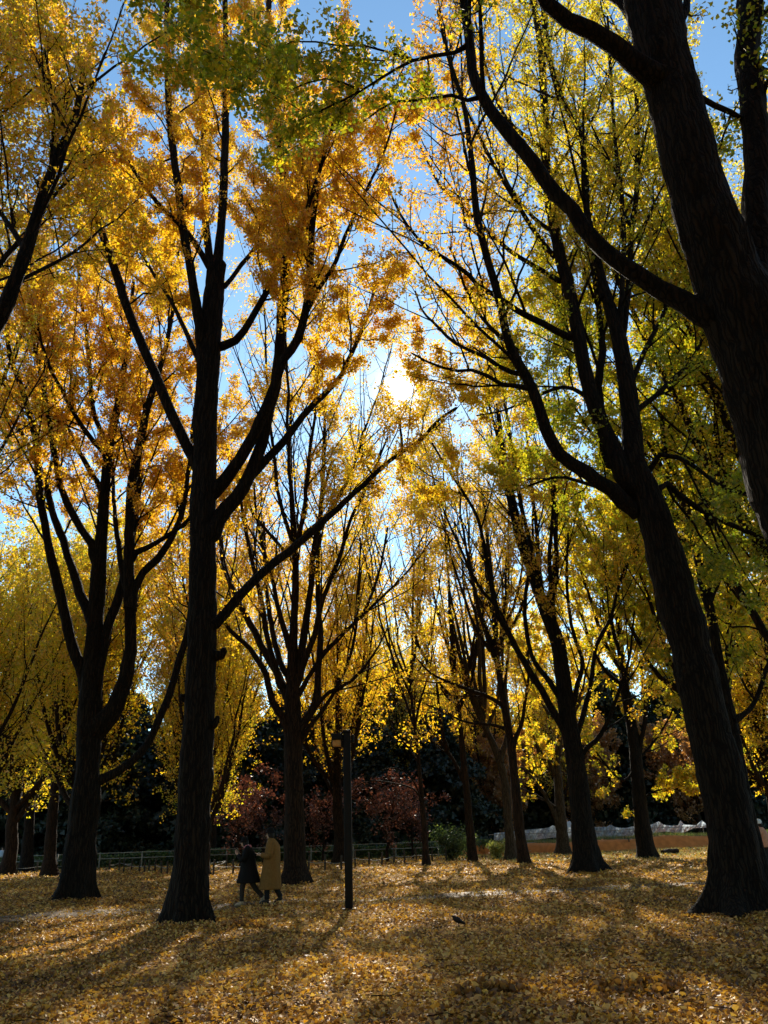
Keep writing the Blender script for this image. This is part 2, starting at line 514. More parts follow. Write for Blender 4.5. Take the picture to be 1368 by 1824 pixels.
class Tree:
    def __init__(self, name, label, base_px, Y=None, group=None, seed=1, bark=None, cat='tree', base=None):
        self.rng = np.random.default_rng(seed)
        if base is None:
            p = gpt(*base_px)
            if Y:
                p = at_y(*base_px, Y)
        else:
            p = np.array([base[0], base[1], 0.0])
        p[2] = float(gz(p[0], p[1]))
        self.base, self.Y = p, p[1]
        self.root = empty(name, p, label, cat, group)
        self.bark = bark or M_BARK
        self.wood = []            # (dense pts, radii, leafiness, px)
        self.first = True

    def add(self, P, r, leaf, crownstart=0.3, px=None, sides=10, name='limb'):
        """P dense points (n,3), r (n,)"""
        n = len(P)
        rg = self.rng
        S = sides
        k = rg.integers(3, 6)
        a = np.linspace(0, 2 * np.pi, S, endpoint=False)
        sm = rg.normal(0, 1, (n, S))
        ridge = 1 + 0.035 * np.sin(k * a + rg.uniform(0, 6))[None, :] + (0.02 if S > 8 else 0.0) * sm
        if S >= 20:      # long furrows that wander up the trunk
            fz = rg.normal(0, 1, (n, S))
            for _ in range(3):
                fz[1:] = 0.75 * fz[:-1] + 0.5 * fz[1:]
            ridge = ridge + 0.022 * np.clip(fz, -2, 2)
        rr = r.copy()
        if self.first:
            s = np.concatenate([[0], np.cumsum(np.linalg.norm(np.diff(P, axis=0), axis=1))])
            fl = np.exp(-s / 0.42)
            lob = 0.5 + 0.5 * np.sin(5 * a + rg.uniform(0, 6))
            ridge = ridge + fl[:, None] * (0.12 + 0.85 * lob[None, :] ** 2)
        V, q = tubes(P[None], rr[None], S, ridge=ridge[None])
        # end cap
        c = np.arange((n - 1) * S, n * S)
        V = np.vstack([V, P[-1:] + (P[-1:] - P[-2:-1]) * 0.2])
        tri = np.stack([c, np.roll(c, -1), np.full(S, len(V) - 1)], 1)
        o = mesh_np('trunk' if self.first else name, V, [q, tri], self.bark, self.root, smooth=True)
        self.first = False
        self.wood.append((P, rr, leaf, crownstart, px))
        return o

    def trace(self, px, w0, w1=None, dy=None, leaf=1.0, start=0.25, sides=None, y0=None, abs_dy=None):
        """a trunk or limb traced through pixels, w in photograph pixels, dy = change of distance at its tip"""
        px = np.array(px, float)
        L = np.concatenate([[0], np.cumsum(np.linalg.norm(np.diff(px, axis=0), axis=1))])
        t = L / L[-1]
        par = None
        if self.first:
            Y0 = self.Y
        else:
            best = None
            for (P, rr, lf, cs, q) in self.wood:
                if q is None:
                    continue
                d = np.linalg.norm(q - px[0], axis=1)
                i = int(np.argmin(d))
                if best is None or d[i] < best[0]:
                    best = (d[i], P[i])
            Y0 = best[1][1]
            par = best[1]
        if y0 is not None:
            Y0 = y0
        if dy is None:
            m = L[-1] * Y0 / FPX
            dy = self.rng.choice([-1, 1]) * self.rng.uniform(0.15, 0.42) * m
        Ys = Y0 + dy * t ** 1.2
        P = np.array([at_y(u, v, y) for (u, v), y in zip(px, Ys)])
        if self.first:
            P[0] = self.base + np.array([0, 0, -0.12])
        if par is not None and np.linalg.norm(par - P[0]) > 0.02:
            P = np.vstack([par, P])
            px = np.vstack([px[0] - 0.01, px])
        n = int(np.clip(np.linalg.norm(np.diff(P, axis=0), axis=1).sum() / (0.17 if self.first else 0.33), 8, 110))
        if isinstance(w0, (list, tuple)):
            W = np.interp(np.linspace(0, 1, 200), np.linspace(0, 1, len(w0)), w0)
            W = np.array(w0, float)
        else:
            if w0 < 40:
                w0, w1 = w0 * 0.88, w1 * 0.9
            W = w0 + (w1 - w0) * t ** 0.8
        if len(W) < len(P):
            W = np.concatenate([[W[0]], W])
        D = resample(np.column_stack([P, px, W]), n)
        P, q, W = D[:, :3], D[:, 3:5], D[:, 5]
        dp = (P - CAM) @ _f
        r = 0.5 * np.maximum(W, 1.2) * dp / FPX
        s = np.concatenate([[0], np.cumsum(np.linalg.norm(np.diff(P, axis=0), axis=1))])
        # lumps, a swollen collar where a limb leaves, and kinks along it
        lump = self.rng.normal(0, 1, n)
        lump = np.convolve(np.pad(lump, 2, 'edge'), [0.2, 0.3, 0.3, 0.2], 'same')[2:-2]
        r = r * (1 + 0.07 * lump)
        if not self.first:
            r = r * (1 + 0.45 * np.exp(-s / max(2.2 * r[0], 0.05)))
        wob = np.cumsum(self.rng.normal(0, 1, (n, 3)), axis=0) * math.sqrt(30 / n)
        wob -= np.linspace(0, 1, n)[:, None] * wob[-1]
        P = P + wob * r[:, None] * (0.03 if self.first else 0.16)
        if sides is None:
            wm_ = float(np.max(W))
            sides = 36 if wm_ > 45 else 12 if wm_ > 20 else 8
        self.add(P, np.maximum(r, 0.006), leaf, start, q, sides)
        return P

    def auto(self, n, origin, height, spread, r0, leaf=1.0, start=0.2, up0=0.5, sides=7):
        """ascending limbs that fill the crown"""
        rg = self.rng
        a0 = rg.uniform(0, 6.28)
        for k in range(n):
            a = a0 + k * 2.4 + rg.normal(0, 0.25)
            f = rg.uniform(0.45, 1.0)
            h = height * rg.uniform(0.75, 1.05) * (1.1 - 0.25 * f)
            o = origin + np.array([0, 0, rg.uniform(-0.8, 1.2)])
            out = np.array([math.cos(a), math.sin(a), 0]) * spread * f
            P = np.array([o, o + out * 0.35 + [0, 0, h * up0 * 0.35], o + out * 0.72 + [0, 0, h * 0.6], o + out + [0, 0, h]])
            P = resample(P, 18)
            wob = np.cumsum(rg.normal(0, 0.05, (18, 3)), axis=0)
            P += wob
            P[0] = o
            r = r0 * rg.uniform(0.7, 1.1) * np.linspace(1, 0.12, 18)
            self.add(P, r, leaf, start, None, sides)

    def branchlets(self, step=1.2, length=5.2, start=0.25, rmax=0.042):
        """long thin upswept side branches, joined as one part"""
        rg = self.rng
        new, Vs, Qs, off = [], [], [], 0
        for (P, r, leaf, cs, px) in list(self.wood):
            if leaf <= 0:
                continue
            s = np.concatenate([[0], np.cumsum(np.linalg.norm(np.diff(P, axis=0), axis=1))])
            Lt = s[-1]
            if Lt < 2.5:
                continue
            st = np.arange(max(start, cs * 0.8) * Lt, Lt * 0.96, step) + rg.uniform(-0.4, 0.4)
            ph = rg.uniform(0, 6.28)
            for k, x in enumerate(st):
                x = float(np.clip(x, 0, Lt * 0.97))
                p = np.array([np.interp(x, s, P[:, j]) for j in range(3)])
                q = np.array([np.interp(min(x + 0.4, Lt), s, P[:, j]) for j in range(3)])
                tan = unit(q - p)
                b1 = unit(np.cross(tan, unit(rg.normal(size=3))))
                A = rg.uniform(0.40, 0.80)
                d = unit(tan * math.cos(A) + b1 * math.sin(A) + np.array([0, 0, 0.25]))
                L = length * rg.uniform(0.5, 1.15) * min(1, 0.4 + Lt / 9)
                t = np.linspace(0, 1, 9)[:, None]
                Q = p + d * L * t + np.array([0, 0, 0.16]) * L * t ** 2
                wob = np.cumsum(rg.normal(0, 0.028, (9, 3)), axis=0)
                Q = Q + wob - wob[0]
                r0 = min(float(np.interp(x, s, r)) * 0.55, rmax)
                rr = r0 * np.linspace(1, 0.22, 9) ** 0.9
                rr = np.maximum(rr, 0.004)
                V, qd = tubes(Q[None], rr[None], 5)
                Vs.append(V); Qs.append(qd + off); off += len(V)
                new.append((Q, rr, leaf, 0.22, None))
        if Vs:
            o = mesh_np('branches', np.concatenate(Vs), np.concatenate(Qs), self.bark, self.root, smooth=True)
            o['kind'] = 'stuff'
        self.nb = len(self.wood)
        self.wood += new

    def foliage(self, n_leaf, tint, size=0.075, l1_step=0.55, l1_len=2.4, kind='tri', mat=None, tint_sd=0.10, l2=True,
                clump=4, spread=0.075, droop=0.0, cull=None, tint_fn=None, zmin=None, twig_mat=None, gaps=False):
        rg = self.rng
        starts, dirs, lens, rads, wts = [], [], [], [], []
        tip_pos = []
        for wi, (P, r, leaf, cs, px) in enumerate(self.wood):
            if leaf <= 0:
                continue
            seg = np.linalg.norm(np.diff(P, axis=0), axis=1)
            s = np.concatenate([[0], np.cumsum(seg)])
            Lt = s[-1]
            st = np.arange(cs * Lt, Lt, l1_step) + rg.uniform(-0.2, 0.2)
            st = np.clip(st, 0, Lt * 0.995)
            m = len(st)
            if m == 0:
                continue
            pos = np.stack([np.interp(st, s, P[:, j]) for j in range(3)], 1)
            tan = unit(np.stack([np.interp(np.minimum(st + 0.3, Lt), s, P[:, j]) - np.interp(np.maximum(st - 0.3, 0), s, P[:, j]) for j in range(3)], 1))
            rad = np.interp(st, s, r)
            ref = unit(rg.normal(size=3))
            b1 = unit(np.cross(tan, ref))
            b2 = np.cross(tan, b1)
            ph = rg.uniform(0, 6.28) + np.arange(m) * 2.4 + rg.normal(0, 0.4, m)
            A = rg.uniform(0.7, 1.15, m)
            d = tan * np.cos(A)[:, None] + (b1 * np.cos(ph)[:, None] + b2 * np.sin(ph)[:, None]) * np.sin(A)[:, None]
            d[:, 2] += 0.12
            d = unit(d)
            rem = 1 - st / Lt
            ln = l1_len * (0.5 + 0.5 * rem) * rg.uniform(0.45, 1.15, m) * min(1.0, 0.35 + Lt / 10)
            starts.append(pos); dirs.append(d); lens.append(ln); wts.append(np.full(m, leaf) * (1.0 if getattr(self, 'nb', 0) and wi >= self.nb else 0.45 + 0.55 * (st / Lt) ** 3))
            rads.append(np.minimum(rad * 0.5, 0.012 + 0.011 * ln))
        if not starts:
            return
        p0 = np.concatenate(starts); d0 = np.concatenate(dirs); l0 = np.concatenate(lens); r0 = np.concatenate(rads); w0 = np.concatenate(wts)
        if zmin is not None:
            k = p0[:, 2] > zmin
            p0, d0, l0, r0, w0 = p0[k], d0[k], l0[k], r0[k], w0[k]
        m, K = len(p0), 6
        t = np.linspace(0, 1, K)[None, :, None]
        wig = np.cumsum(rg.normal(0, 0.045, (m, K, 3)), axis=1) * l0[:, None, None]
        wig[:, 0] = 0
        path = p0[:, None] + d0[:, None] * l0[:, None, None] * t + np.array([0, 0, 1.0]) * (l0[:, None, None] * (0.16 - droop) * t ** 2) + wig
        V1, q1 = tubes(path, r0[:, None] * np.linspace(1, 0.3, K)[None], 4)
        # second order
        per = 6
        ts = np.tile(np.linspace(0.24, 0.98, per), m) + rg.uniform(-0.06, 0.06, m * per)
        ii = np.repeat(np.arange(m), per)
        x = np.clip(ts, 0, 0.999) * (K - 1)
        k0 = x.astype(int)
        fr = (x - k0)[:, None]
        pb = path[ii, k0] * (1 - fr) + path[ii, k0 + 1] * fr
        tb = unit(path[ii, k0 + 1] - path[ii, k0])
        d2 = unit(tb * 0.75 + unit(rg.normal(size=(len(ii), 3))) * 0.9 + np.array([0, 0, 0.15 - droop * 1.5]))
        l2n = l0[ii] * rg.uniform(0.18, 0.50, len(ii)) * (1.15 - 0.6 * ts)
        K2 = 3
        t2 = np.linspace(0, 1, K2)[None, :, None]
        path2 = pb[:, None] + d2[:, None] * l2n[:, None, None] * t2 + np.array([0, 0, 1.0]) * (l2n[:, None, None] * (0.12 - droop) * t2 ** 2)
        if l2:
            V2, q2 = tubes(path2, (np.minimum(r0[ii] * 0.42, 0.007))[:, None] * np.array([1, 0.75, 0.4])[None], 3)
            Vw = np.vstack([V1, V2]); qw = np.vstack([q1, q2 + len(V1)])
        else:
            Vw, qw = V1, q1
        tw = mesh_np('twigs', Vw, qw, twig_mat or self.bark, self.root)
        tw['kind'] = 'stuff'
        # leaf clumps on both orders
        nc = max(1, n_leaf // clump)
        wA = l2n * w0[ii]
        wB = l0 * w0 * 0.45
        nA = int(nc * wA.sum() / (wA.sum() + wB.sum()))
        ia = rg.choice(len(ii), nA, p=wA / wA.sum())
        ta = rg.random(nA) ** 0.8
        ca = path2[ia, 0] + (path2[ia, 2] - path2[ia, 0]) * ta[:, None]
        nB = nc - nA
        ib = rg.choice(m, nB, p=wB / wB.sum())
        tbv = rg.uniform(0.42, 1, nB)
        xb = tbv * (K - 1) * 0.999
        kb = xb.astype(int)
        cb = path[ib, kb] + (path[ib, kb + 1] - path[ib, kb]) * (xb - kb)[:, None]
        c = np.concatenate([ca, cb])
        ct = np.concatenate([tint + 0.03 * np.sin(ii[ia] / per * 1.7), tint + 0.03 * np.sin(ib * 1.7)])
        if tint_fn is not None:
            ct = ct + tint_fn(c)
        ct = ct + rg.normal(0, tint_sd * 0.6, len(c))
        if gaps:          # crown holes a metre or two wide, aligned with the sun to light the ground
            e1 = unit(np.cross(SUN, [0, 0, 1.0]))
            e2 = np.cross(e1, SUN)
            p1, p2 = c @ e1, c @ e2
            nz = np.sin(p1 * 1.4 + GAP_PHASE[0] + 1.2 * np.sin(p2 * 0.9)) + np.sin(p2 * 1.7 + GAP_PHASE[1] + 1.3 * np.sin(p1 * 0.8 + 2))
            k = (nz < -0.05) | (rg.random(len(c)) < 0.04)
            c, ct = c[k], ct[k]
        pos = np.repeat(c, clump, axis=0) + rg.normal(0, spread, (len(c) * clump, 3))
        tt = np.clip(np.repeat(ct, clump) + rg.normal(0, tint_sd, len(pos)), 0, 1)
        if cull is not None:
            k = cull(pos, rg)
            pos, tt = pos[k], tt[k]
        o = leaf_mesh('crown', pos, size, tt, mat or M_LEAF, self.root, rg, kind)
        o['kind'] = 'stuff'
        return o


# ---- near and middle trees whose limbs the photograph shows
G_G = 'ginkgo trees of the grove'

# tree 1: tall straight trunk left of the middle, in front of the walkers
T = Tree('ginkgo_tree', 'tall dark ginkgo with straight knobbly trunk just left of the two walkers', (335, 1652), group=G_G, seed=21)
T.trace([(335, 1655), (340, 1560), (346, 1460), (352, 1340), (357, 1220), (361, 1100), (365, 980), (367, 880), (371, 740), (376, 620), (382, 520), (386, 470)], [68, 62, 58, 55, 51, 49, 46, 44, 41, 38, 34, 32], dy=0.4, leaf=0)
T.trace([(384, 500), (394, 420), (398, 330), (401, 200), (401, 90), (399, -20), (396, -160)], 22, 8, dy=-0.5, start=0.15)
T.trace([(378, 500), (366, 420), (362, 320), (361, 180), (357, 90), (341, 20), (325, -80)], 18, 6, dy=1.5, start=0.15)
T.trace([(368, 700), (358, 640), (350, 560), (342, 480), (325, 375), (311, 240), (302, 130), (298, 0), (290, -120)], 24, 8, dy=-2.0, start=0.25)
T.trace([(357, 850), (343, 812), (305, 735), (265, 640), (225, 540), (192, 445), (165, 362), (125, 252), (85, 150), (35, 35), (-10, -60)], 24, 9, dy=-2.2, start=0.3)
T.trace([(376, 955), (396, 915), (430, 872), (462, 800), (478, 735), (494, 660), (502, 560), (507, 450), (502, 325), (495, 200), (483, 80), (478, -60)], 32, 10, dy=1.6, start=0.35)
T.trace([(372, 885), (400, 848), (440, 788), (474, 715), (497, 640), (528, 595), (546, 520), (552, 425), (565, 300), (582, 215), (600, 120)], 28, 6, dy=-1.8, start=0.35)
T.trace([(452, 842), (500, 790), (545, 730), (600, 675), (628, 620), (650, 575), (672, 500)], 20, 5, dy=2.6, start=0.3)
T.trace([(402, 612), (430, 590), (462, 535), (498, 470), (532, 410), (556, 345), (580, 270), (600, 190)], 17, 5, dy=-2.8, start=0.25)
T.trace([(530, 592), (560, 520), (592, 470), (616, 410), (650, 340), (684, 270), (705, 200)], 11, 4, dy=-1.2, start=0.2)
T.trace([(380, 485), (332, 418), (276, 362), (224, 285), (190, 238), (140, 190)], 13, 4, dy=-2.4, start=0.2)
T.trace([(398, 512), (425, 480), (452, 445), (482, 372), (520, 310), (545, 250)], 11, 4, dy=2.6, start=0.2)
T.trace([(372, 690), (340, 610), (300, 530), (262, 470), (215, 390), (180, 300)], 12, 4, dy=3.0, start=0.3)
T.trace([(372, 1112), (389, 1104), (418, 1066), (447, 1034), (482, 1002), (530, 960), (590, 910), (650, 855), (695, 818), (748, 783), (776, 752), (812, 727)], 22, 5, dy=2.2, leaf=0.35, start=0.55)
T.trace([(716, 800), (713, 772), (713, 748)], 6, 4, dy=0.2, leaf=0)
T.trace([(375, 1175), (392, 1168), (397, 1155)], 26, 10, dy=-0.1, leaf=0)
T.trace([(345, 1250), (330, 1248), (326, 1238)], 26, 10, dy=-0.1, leaf=0)
T.trace([(372, 1300), (384, 1290), (388, 1276)], 26, 8, dy=-0.1, leaf=0)
T1 = T
SUNCONE = None


def cull_sun(pos, rg):
    """the gap in the crowns where the sun shows"""
    d = unit(pos - CAM)
    ang = np.degrees(np.arccos(np.clip(d @ SUN, -1, 1)))
    return (ang > 1.25) | (rg.random(len(pos)) < np.clip((ang - 0.65) / 0.6, 0, 1) * 0.8)


T.branchlets(step=1.0, length=2.2, start=0.3, rmax=0.02)
T.foliage(245000, 0.70, size=0.062, l1_step=0.62, l1_len=2.49, cull=cull_sun)

# tree 2: forked tree at the left
T = Tree('ginkgo_tree', 'forked ginkgo at the left, two thick stems and one long low sideways limb', (130, 1608), group=G_G, seed=22)
T.trace([(130, 1612), (140, 1540), (150, 1460), (158, 1380), (162, 1300), (164, 1250), (166, 1190), (172, 1100), (179, 1000), (186, 900), (192, 830), (201, 770), (215, 700), (227, 610), (238, 500)], [60, 54, 48, 44, 43, 40, 32, 27, 23, 19, 16, 14, 12, 9, 5], dy=0.6, leaf=1, start=0.62)
T.trace([(156, 1230), (148, 1196), (124, 1130), (107, 1060), (92, 975), (82, 920), (75, 860), (66, 780), (45, 700), (22, 640), (12, 580), (8, 500)], 26, 7, dy=-1.5, start=0.4)
T.trace([(166, 1110), (156, 1085), (130, 1035), (105, 960), (90, 915), (70, 840), (35, 770), (0, 725), (-30, 680)], 22, 6, dy=1.8, start=0.4)
T.trace([(172, 1000), (163, 970), (141, 938), (110, 875), (92, 800), (78, 710), (60, 615), (50, 530)], 18, 5, dy=-2.2, start=0.35)
T.trace([(184, 905), (178, 868), (138, 800), (97, 712), (72, 630), (60, 560)], 13, 4, dy=2.6, start=0.3)
T.trace([(192, 832), (185, 812), (145, 760), (112, 700), (82, 640), (66, 570)], 12, 4, dy=-2.6, start=0.3)
T.trace([(196, 812), (182, 775), (164, 720), (155, 625), (143, 525), (135, 440)], 12, 4, dy=1.4, start=0.3)
T.trace([(164, 1300), (180, 1288), (204, 1268), (224, 1222), (235, 1165), (233, 1085), (231, 1000), (232, 880), (245, 815), (260, 745), (276, 680), (298, 600), (310, 530), (318, 440)], [36, 34, 31, 26, 23, 21, 19, 17, 15, 13, 11, 8, 6, 4], dy=-1.0, start=0.45)
T.trace([(236, 1080), (240, 1050), (262, 1015), (286, 992), (316, 944), (330, 895), (336, 830), (345, 750)], 20, 6, dy=1.5, start=0.45)
T.trace([(232, 1000), (241, 985), (290, 962), (330, 930), (348, 912), (380, 860)], 13, 5, dy=-1.2, start=0.5)
T.trace([(168, 1235), (178, 1180), (190, 1128), (212, 1066), (231, 990), (246, 900), (252, 820), (250, 740), (246, 660)], 24, 6, dy=1.6, start=0.45)
T.trace([(228, 1060), (214, 1000), (208, 930), (203, 870), (199, 800)], 13, 6, dy=2.2, start=0.4)
T.trace([(160, 1398), (182, 1384), (219, 1361), (262, 1313), (296, 1236), (319, 1162), (336, 1100), (346, 1020), (352, 930)], 20, 9, dy=2.6, leaf=0.6, start=0.55)
T.branchlets()
T.foliage(150000, 0.76, size=0.076, l1_step=0.62, l1_len=2.49)

# tree 3: candelabra tree in the middle
T = Tree('ginkgo_tree', 'many-stemmed ginkgo spreading like a candelabra between the walkers and the lamp post', (525, 1578), group=G_G, seed=23, bark=M_BARK2)
T.trace([(525, 1582), (524, 1500), (524, 1420), (522, 1340), (521, 1280), (520, 1215), (521, 1150), (525, 1070), (526, 1000), (521, 925), (517, 800), (519, 700)], [42, 36, 33, 33, 31, 22, 16, 13, 11, 9, 6, 4], dy=0.5, start=0.55)
T.trace([(518, 1310), (507, 1285), (489, 1255), (478, 1215), (473, 1195), (444, 1155), (412, 1125), (392, 1090)], 17, 7, dy=-1.5, start=0.6)
T.trace([(518, 1260), (509, 1240), (479, 1180), (438, 1096), (418, 1050), (398, 1000), (392, 940)], 20, 8, dy=1.5, start=0.5)
T.trace([(500, 1225), (491, 1190), (476, 1126), (463, 1050), (450, 1000), (436, 925), (425, 850)], 14, 5, dy=-2, start=0.4)
T.trace([(519, 1215), (509, 1200), (491, 1150), (482, 1080), (474, 1010), (470, 930)], 14, 5, dy=2.2, start=0.4)
T.trace([(519, 1160), (512, 1130), (497, 1080), (488, 1040), (472, 985), (460, 930), (452, 860)], 13, 4, dy=-1.5, start=0.35)
T.trace([(522, 1225), (533, 1200), (544, 1117), (555, 1044), (558, 985), (574, 880), (576, 790), (580, 700)], 18, 5, dy=1.2, start=0.4)
T.trace([(532, 1215), (542, 1188), (561, 1132), (582, 1053), (604, 1000), (625, 925), (660, 850), (690, 780)], 14, 4, dy=-2.0, start=0.4)
T.trace([(526, 1320), (538, 1290), (559, 1250), (566, 1190), (567, 1130), (565, 1058), (567, 990), (572, 900), (592, 820)], 18, 5, dy=1.6, start=0.45)
T.trace([(526, 1245), (536, 1230), (555, 1198), (585, 1157), (637, 1102), (664, 1053), (678, 1006), (690, 940)], 10, 4, dy=2.4, start=0.35)
T.trace([(556, 1268), (563, 1256), (587, 1231), (629, 1211), (667, 1164), (690, 1120)], 9, 3, dy=-2.2, start=0.35)
T.trace([(532, 1330), (550, 1296), (591, 1240), (623, 1173), (636, 1111), (640, 1029), (642, 960)], 10, 3, dy=-1.2, start=0.4)
T.trace([(566, 1172), (600, 1140), (637, 1104), (702, 1044), (738, 1004), (770, 960)], 9, 3, dy=1.8, start=0.3)
T.auto(6, T.wood[0][0][int(len(T.wood[0][0]) * 0.6)], 17, 6.6, 0.11, sides=6)
T.branchlets()
T.foliage(87500, 0.72, gaps=True, clump=8, spread=0.13, size=0.082, l1_step=0.85, l1_len=2.20, cull=cull_sun)

# tree 4: big leaning tree on the right
T = Tree('ginkgo_tree', 'big leaning ginkgo on the right, its rough trunk dividing into three stems', (1318, 1632), group=G_G, seed=24)
T.trace([(1322, 1640), (1308, 1540), (1294, 1450), (1272, 1350), (1247, 1250), (1226, 1150), (1204, 1060), (1178, 960), (1152, 880), (1132, 830), (1126, 780), (1118, 700), (1104, 610), (1086, 545), (1072, 500)], [92, 84, 79, 76, 73, 72, 70, 60, 52, 44, 38, 32, 27, 22, 18], dy=0.6, leaf=0)
T.trace([(1080, 530), (1066, 475), (1046, 380), (1039, 300), (1032, 240), (996, 165), (975, 80), (960, -40)], 18, 7, dy=-1.5, leaf=0.5, start=0.1)
T.trace([(1106, 620), (1116, 540), (1124, 425), (1135, 300), (1134, 150), (1128, 60), (1126, -60)], 15, 6, dy=1.5, leaf=0.6, start=0.1)
T.trace([(1105, 600), (1109, 450), (1106, 370), (1094, 250), (1087, 150), (1082, 30)], 13, 5, dy=-1.0, leaf=0.6, start=0.1)
T.trace([(1132, 872), (1108, 840), (1080, 770), (1056, 700), (1032, 610), (1006, 500), (990, 425), (979, 325), (974, 225), (969, 100), (952, 0), (945, -100)], 38, 9, dy=1.4, leaf=0.45, start=0.3)
T.trace([(1092, 830), (1079, 780), (1070, 700), (1075, 620), (1064, 540), (1052, 450), (1034, 330)], 22, 8, dy=2.4, leaf=0.6, start=0.3)
T.trace([(1136, 905), (1100, 875), (1054, 840), (1006, 806), (979, 760), (960, 700), (938, 648), (910, 600), (894, 527), (869, 450), (850, 375), (840, 275), (828, 195), (800, 105), (780, 20)], 32, 6, dy=-2.2, leaf=0.32, start=0.3)
T.trace([(944, 672), (899, 660), (868, 640), (815, 614), (789, 590), (754, 555), (740, 520)], 11, 4, dy=1.6, leaf=0.18, start=0.25)
T.trace([(948, 690), (899, 685), (849, 660), (809, 660), (764, 645), (735, 630)], 11, 4, dy=-1.2, leaf=0.18, start=0.25)
T.trace([(925, 632), (864, 575), (834, 525), (818, 480), (800, 440)], 10, 4, dy=1.4, leaf=0.27, start=0.2)
T.trace([(1026, 600), (964, 570), (909, 540), (849, 502), (834, 485), (759, 435), (719, 390), (690, 330)], 15, 4, dy=-1.8, leaf=0.27, start=0.3)
T.trace([(1004, 505), (960, 480), (899, 440), (834, 380), (780, 325), (748, 260)], 11, 4, dy=1.8, leaf=0.27, start=0.25)
T.trace([(988, 455), (934, 380), (884, 300), (845, 225), (812, 150), (800, 60)], 11, 4, dy=-1.6, leaf=0.27, start=0.25)
T.trace([(984, 412), (940, 375), (904, 320), (868, 240), (852, 170)], 9, 3, dy=2.2, leaf=0.25, start=0.25)
T.trace([(972, 268), (904, 210), (874, 145), (848, 45), (840, -30)], 9, 3, dy=-1.8, leaf=0.25, start=0.2)
T.trace([(1165, 925), (1180, 860), (1210, 880), (1260, 915), (1310, 940), (1368, 965), (1420, 985)], 16, 7, dy=2.2, leaf=1.2, start=0.2)
T.trace([(1150, 850), (1180, 810), (1230, 830), (1290, 870), (1340, 880), (1400, 870)], 13, 5, dy=-1.8, leaf=1.2, start=0.2)
T.trace([(1122, 740), (1170, 700), (1230, 640), (1270, 560), (1300, 470)], 12, 4, dy=3.0, leaf=1.6, start=0.15)
T.trace([(1118, 700), (1150, 620), (1190, 540), (1220, 440), (1240, 330)], 12, 4, dy=3.5, leaf=1.5, start=0.15)
T.trace([(1100, 880), (1040, 860), (990, 850), (930, 870), (890, 880)], 10, 3, dy=3.0, leaf=1.6, start=0.15)
T.trace([(1060, 715), (1010, 690), (960, 705), (900, 730), (850, 740)], 10, 3, dy=3.4, leaf=1.6, start=0.15)
T.trace([(1045, 660), (1020, 600), (1000, 560), (990, 490)], 9, 3, dy=3.6, leaf=1.5, start=0.15)
T.branchlets()
T.foliage(160000, 0.30, size=0.066, l1_step=0.6, l1_len=2.20, cull=cull_sun, tint_fn=lambda c: 0.32 * np.clip((4.3 - c[:, 0]) / 2.0, 0, 1) + 0.2 * np.clip((c[:, 2] - 13) / 3, 0, 1))

# tree 5: massive near trunk cut by the right edge
p5 = at_y(1605, 1700, 8.2)
T = Tree('ginkgo_tree', 'massive near ginkgo cut by the right edge, thick limbs reaching over the view', None, group=G_G, seed=25, base=(p5[0] + 0.25, 8.2))
T.trace([(1612, 1750), (1582, 1500), (1543, 1250), (1505, 1050), (1452, 880), (1400, 720), (1352, 610), (1318, 540), (1276, 430), (1238, 330), (1207, 200), (1180, 90), (1164, 0), (1140, -120)], [240, 220, 205, 195, 180, 155, 138, 120, 98, 92, 92, 90, 87, 78], dy=-0.4, leaf=0)
T.trace([(1370, 640), (1352, 540), (1346, 450), (1340, 380), (1333, 290), (1329, 150), (1325, 0), (1322, -150)], 60, 36, dy=0.8, leaf=0.6, start=0.5)
T.trace([(1335, 590), (1274, 578), (1209, 526), (1124, 482), (1064, 430), (1020, 375), (984, 340), (914, 252), (870, 195), (848, 145), (838, 75), (829, 0), (822, -90)], [44, 40, 34, 30, 28, 26, 25, 23, 21, 18, 16, 15, 14], dy=0.8, leaf=0.35, start=0.75)
T.trace([(1196, 160), (1154, 140), (1124, 105), (1064, 60), (994, 12), (950, -40), (890, -110)], 42, 20, dy=-0.8, leaf=0.5, start=0.7)
T.trace([(1170, 60), (1130, 20), (1080, -15), (1030, -60)], 26, 12, dy=0.9, leaf=0.5, start=0.5)
T.trace([(1192, 50), (1218, 18), (1226, -40)], 20, 12, dy=0.3, leaf=0.5)
T.trace([(1225, 160), (1262, 180), (1310, 200), (1370, 240), (1430, 260)], 13, 8, dy=1.4, leaf=1.0, start=0.3)
T.trace([(834, 90), (790, 97), (735, 108), (690, 132), (646, 160), (590, 188), (540, 210)], 9, 3, dy=-0.4, leaf=2.6, start=0.2)
T.trace([(849, 182), (815, 172), (784, 172), (745, 178), (719, 176), (690, 185), (650, 215)], 8, 3, dy=0.2, leaf=2.2, start=0.3)
T.trace([(735, 108), (690, 92), (640, 80), (590, 82), (540, 70), (490, 90), (450, 140)], 5, 2, dy=-0.5, leaf=2.6, start=0.15)
T.trace([(640, 160), (590, 140), (540, 150), (480, 180), (430, 190)], 4, 2, dy=-0.3, leaf=2.6, start=0.05)
T.branchlets()
T.foliage(17000, 0.34, size=0.062, l1_step=0.22, l1_len=1.04, kind='fan', tint_sd=0.14, clump=4, spread=0.09)

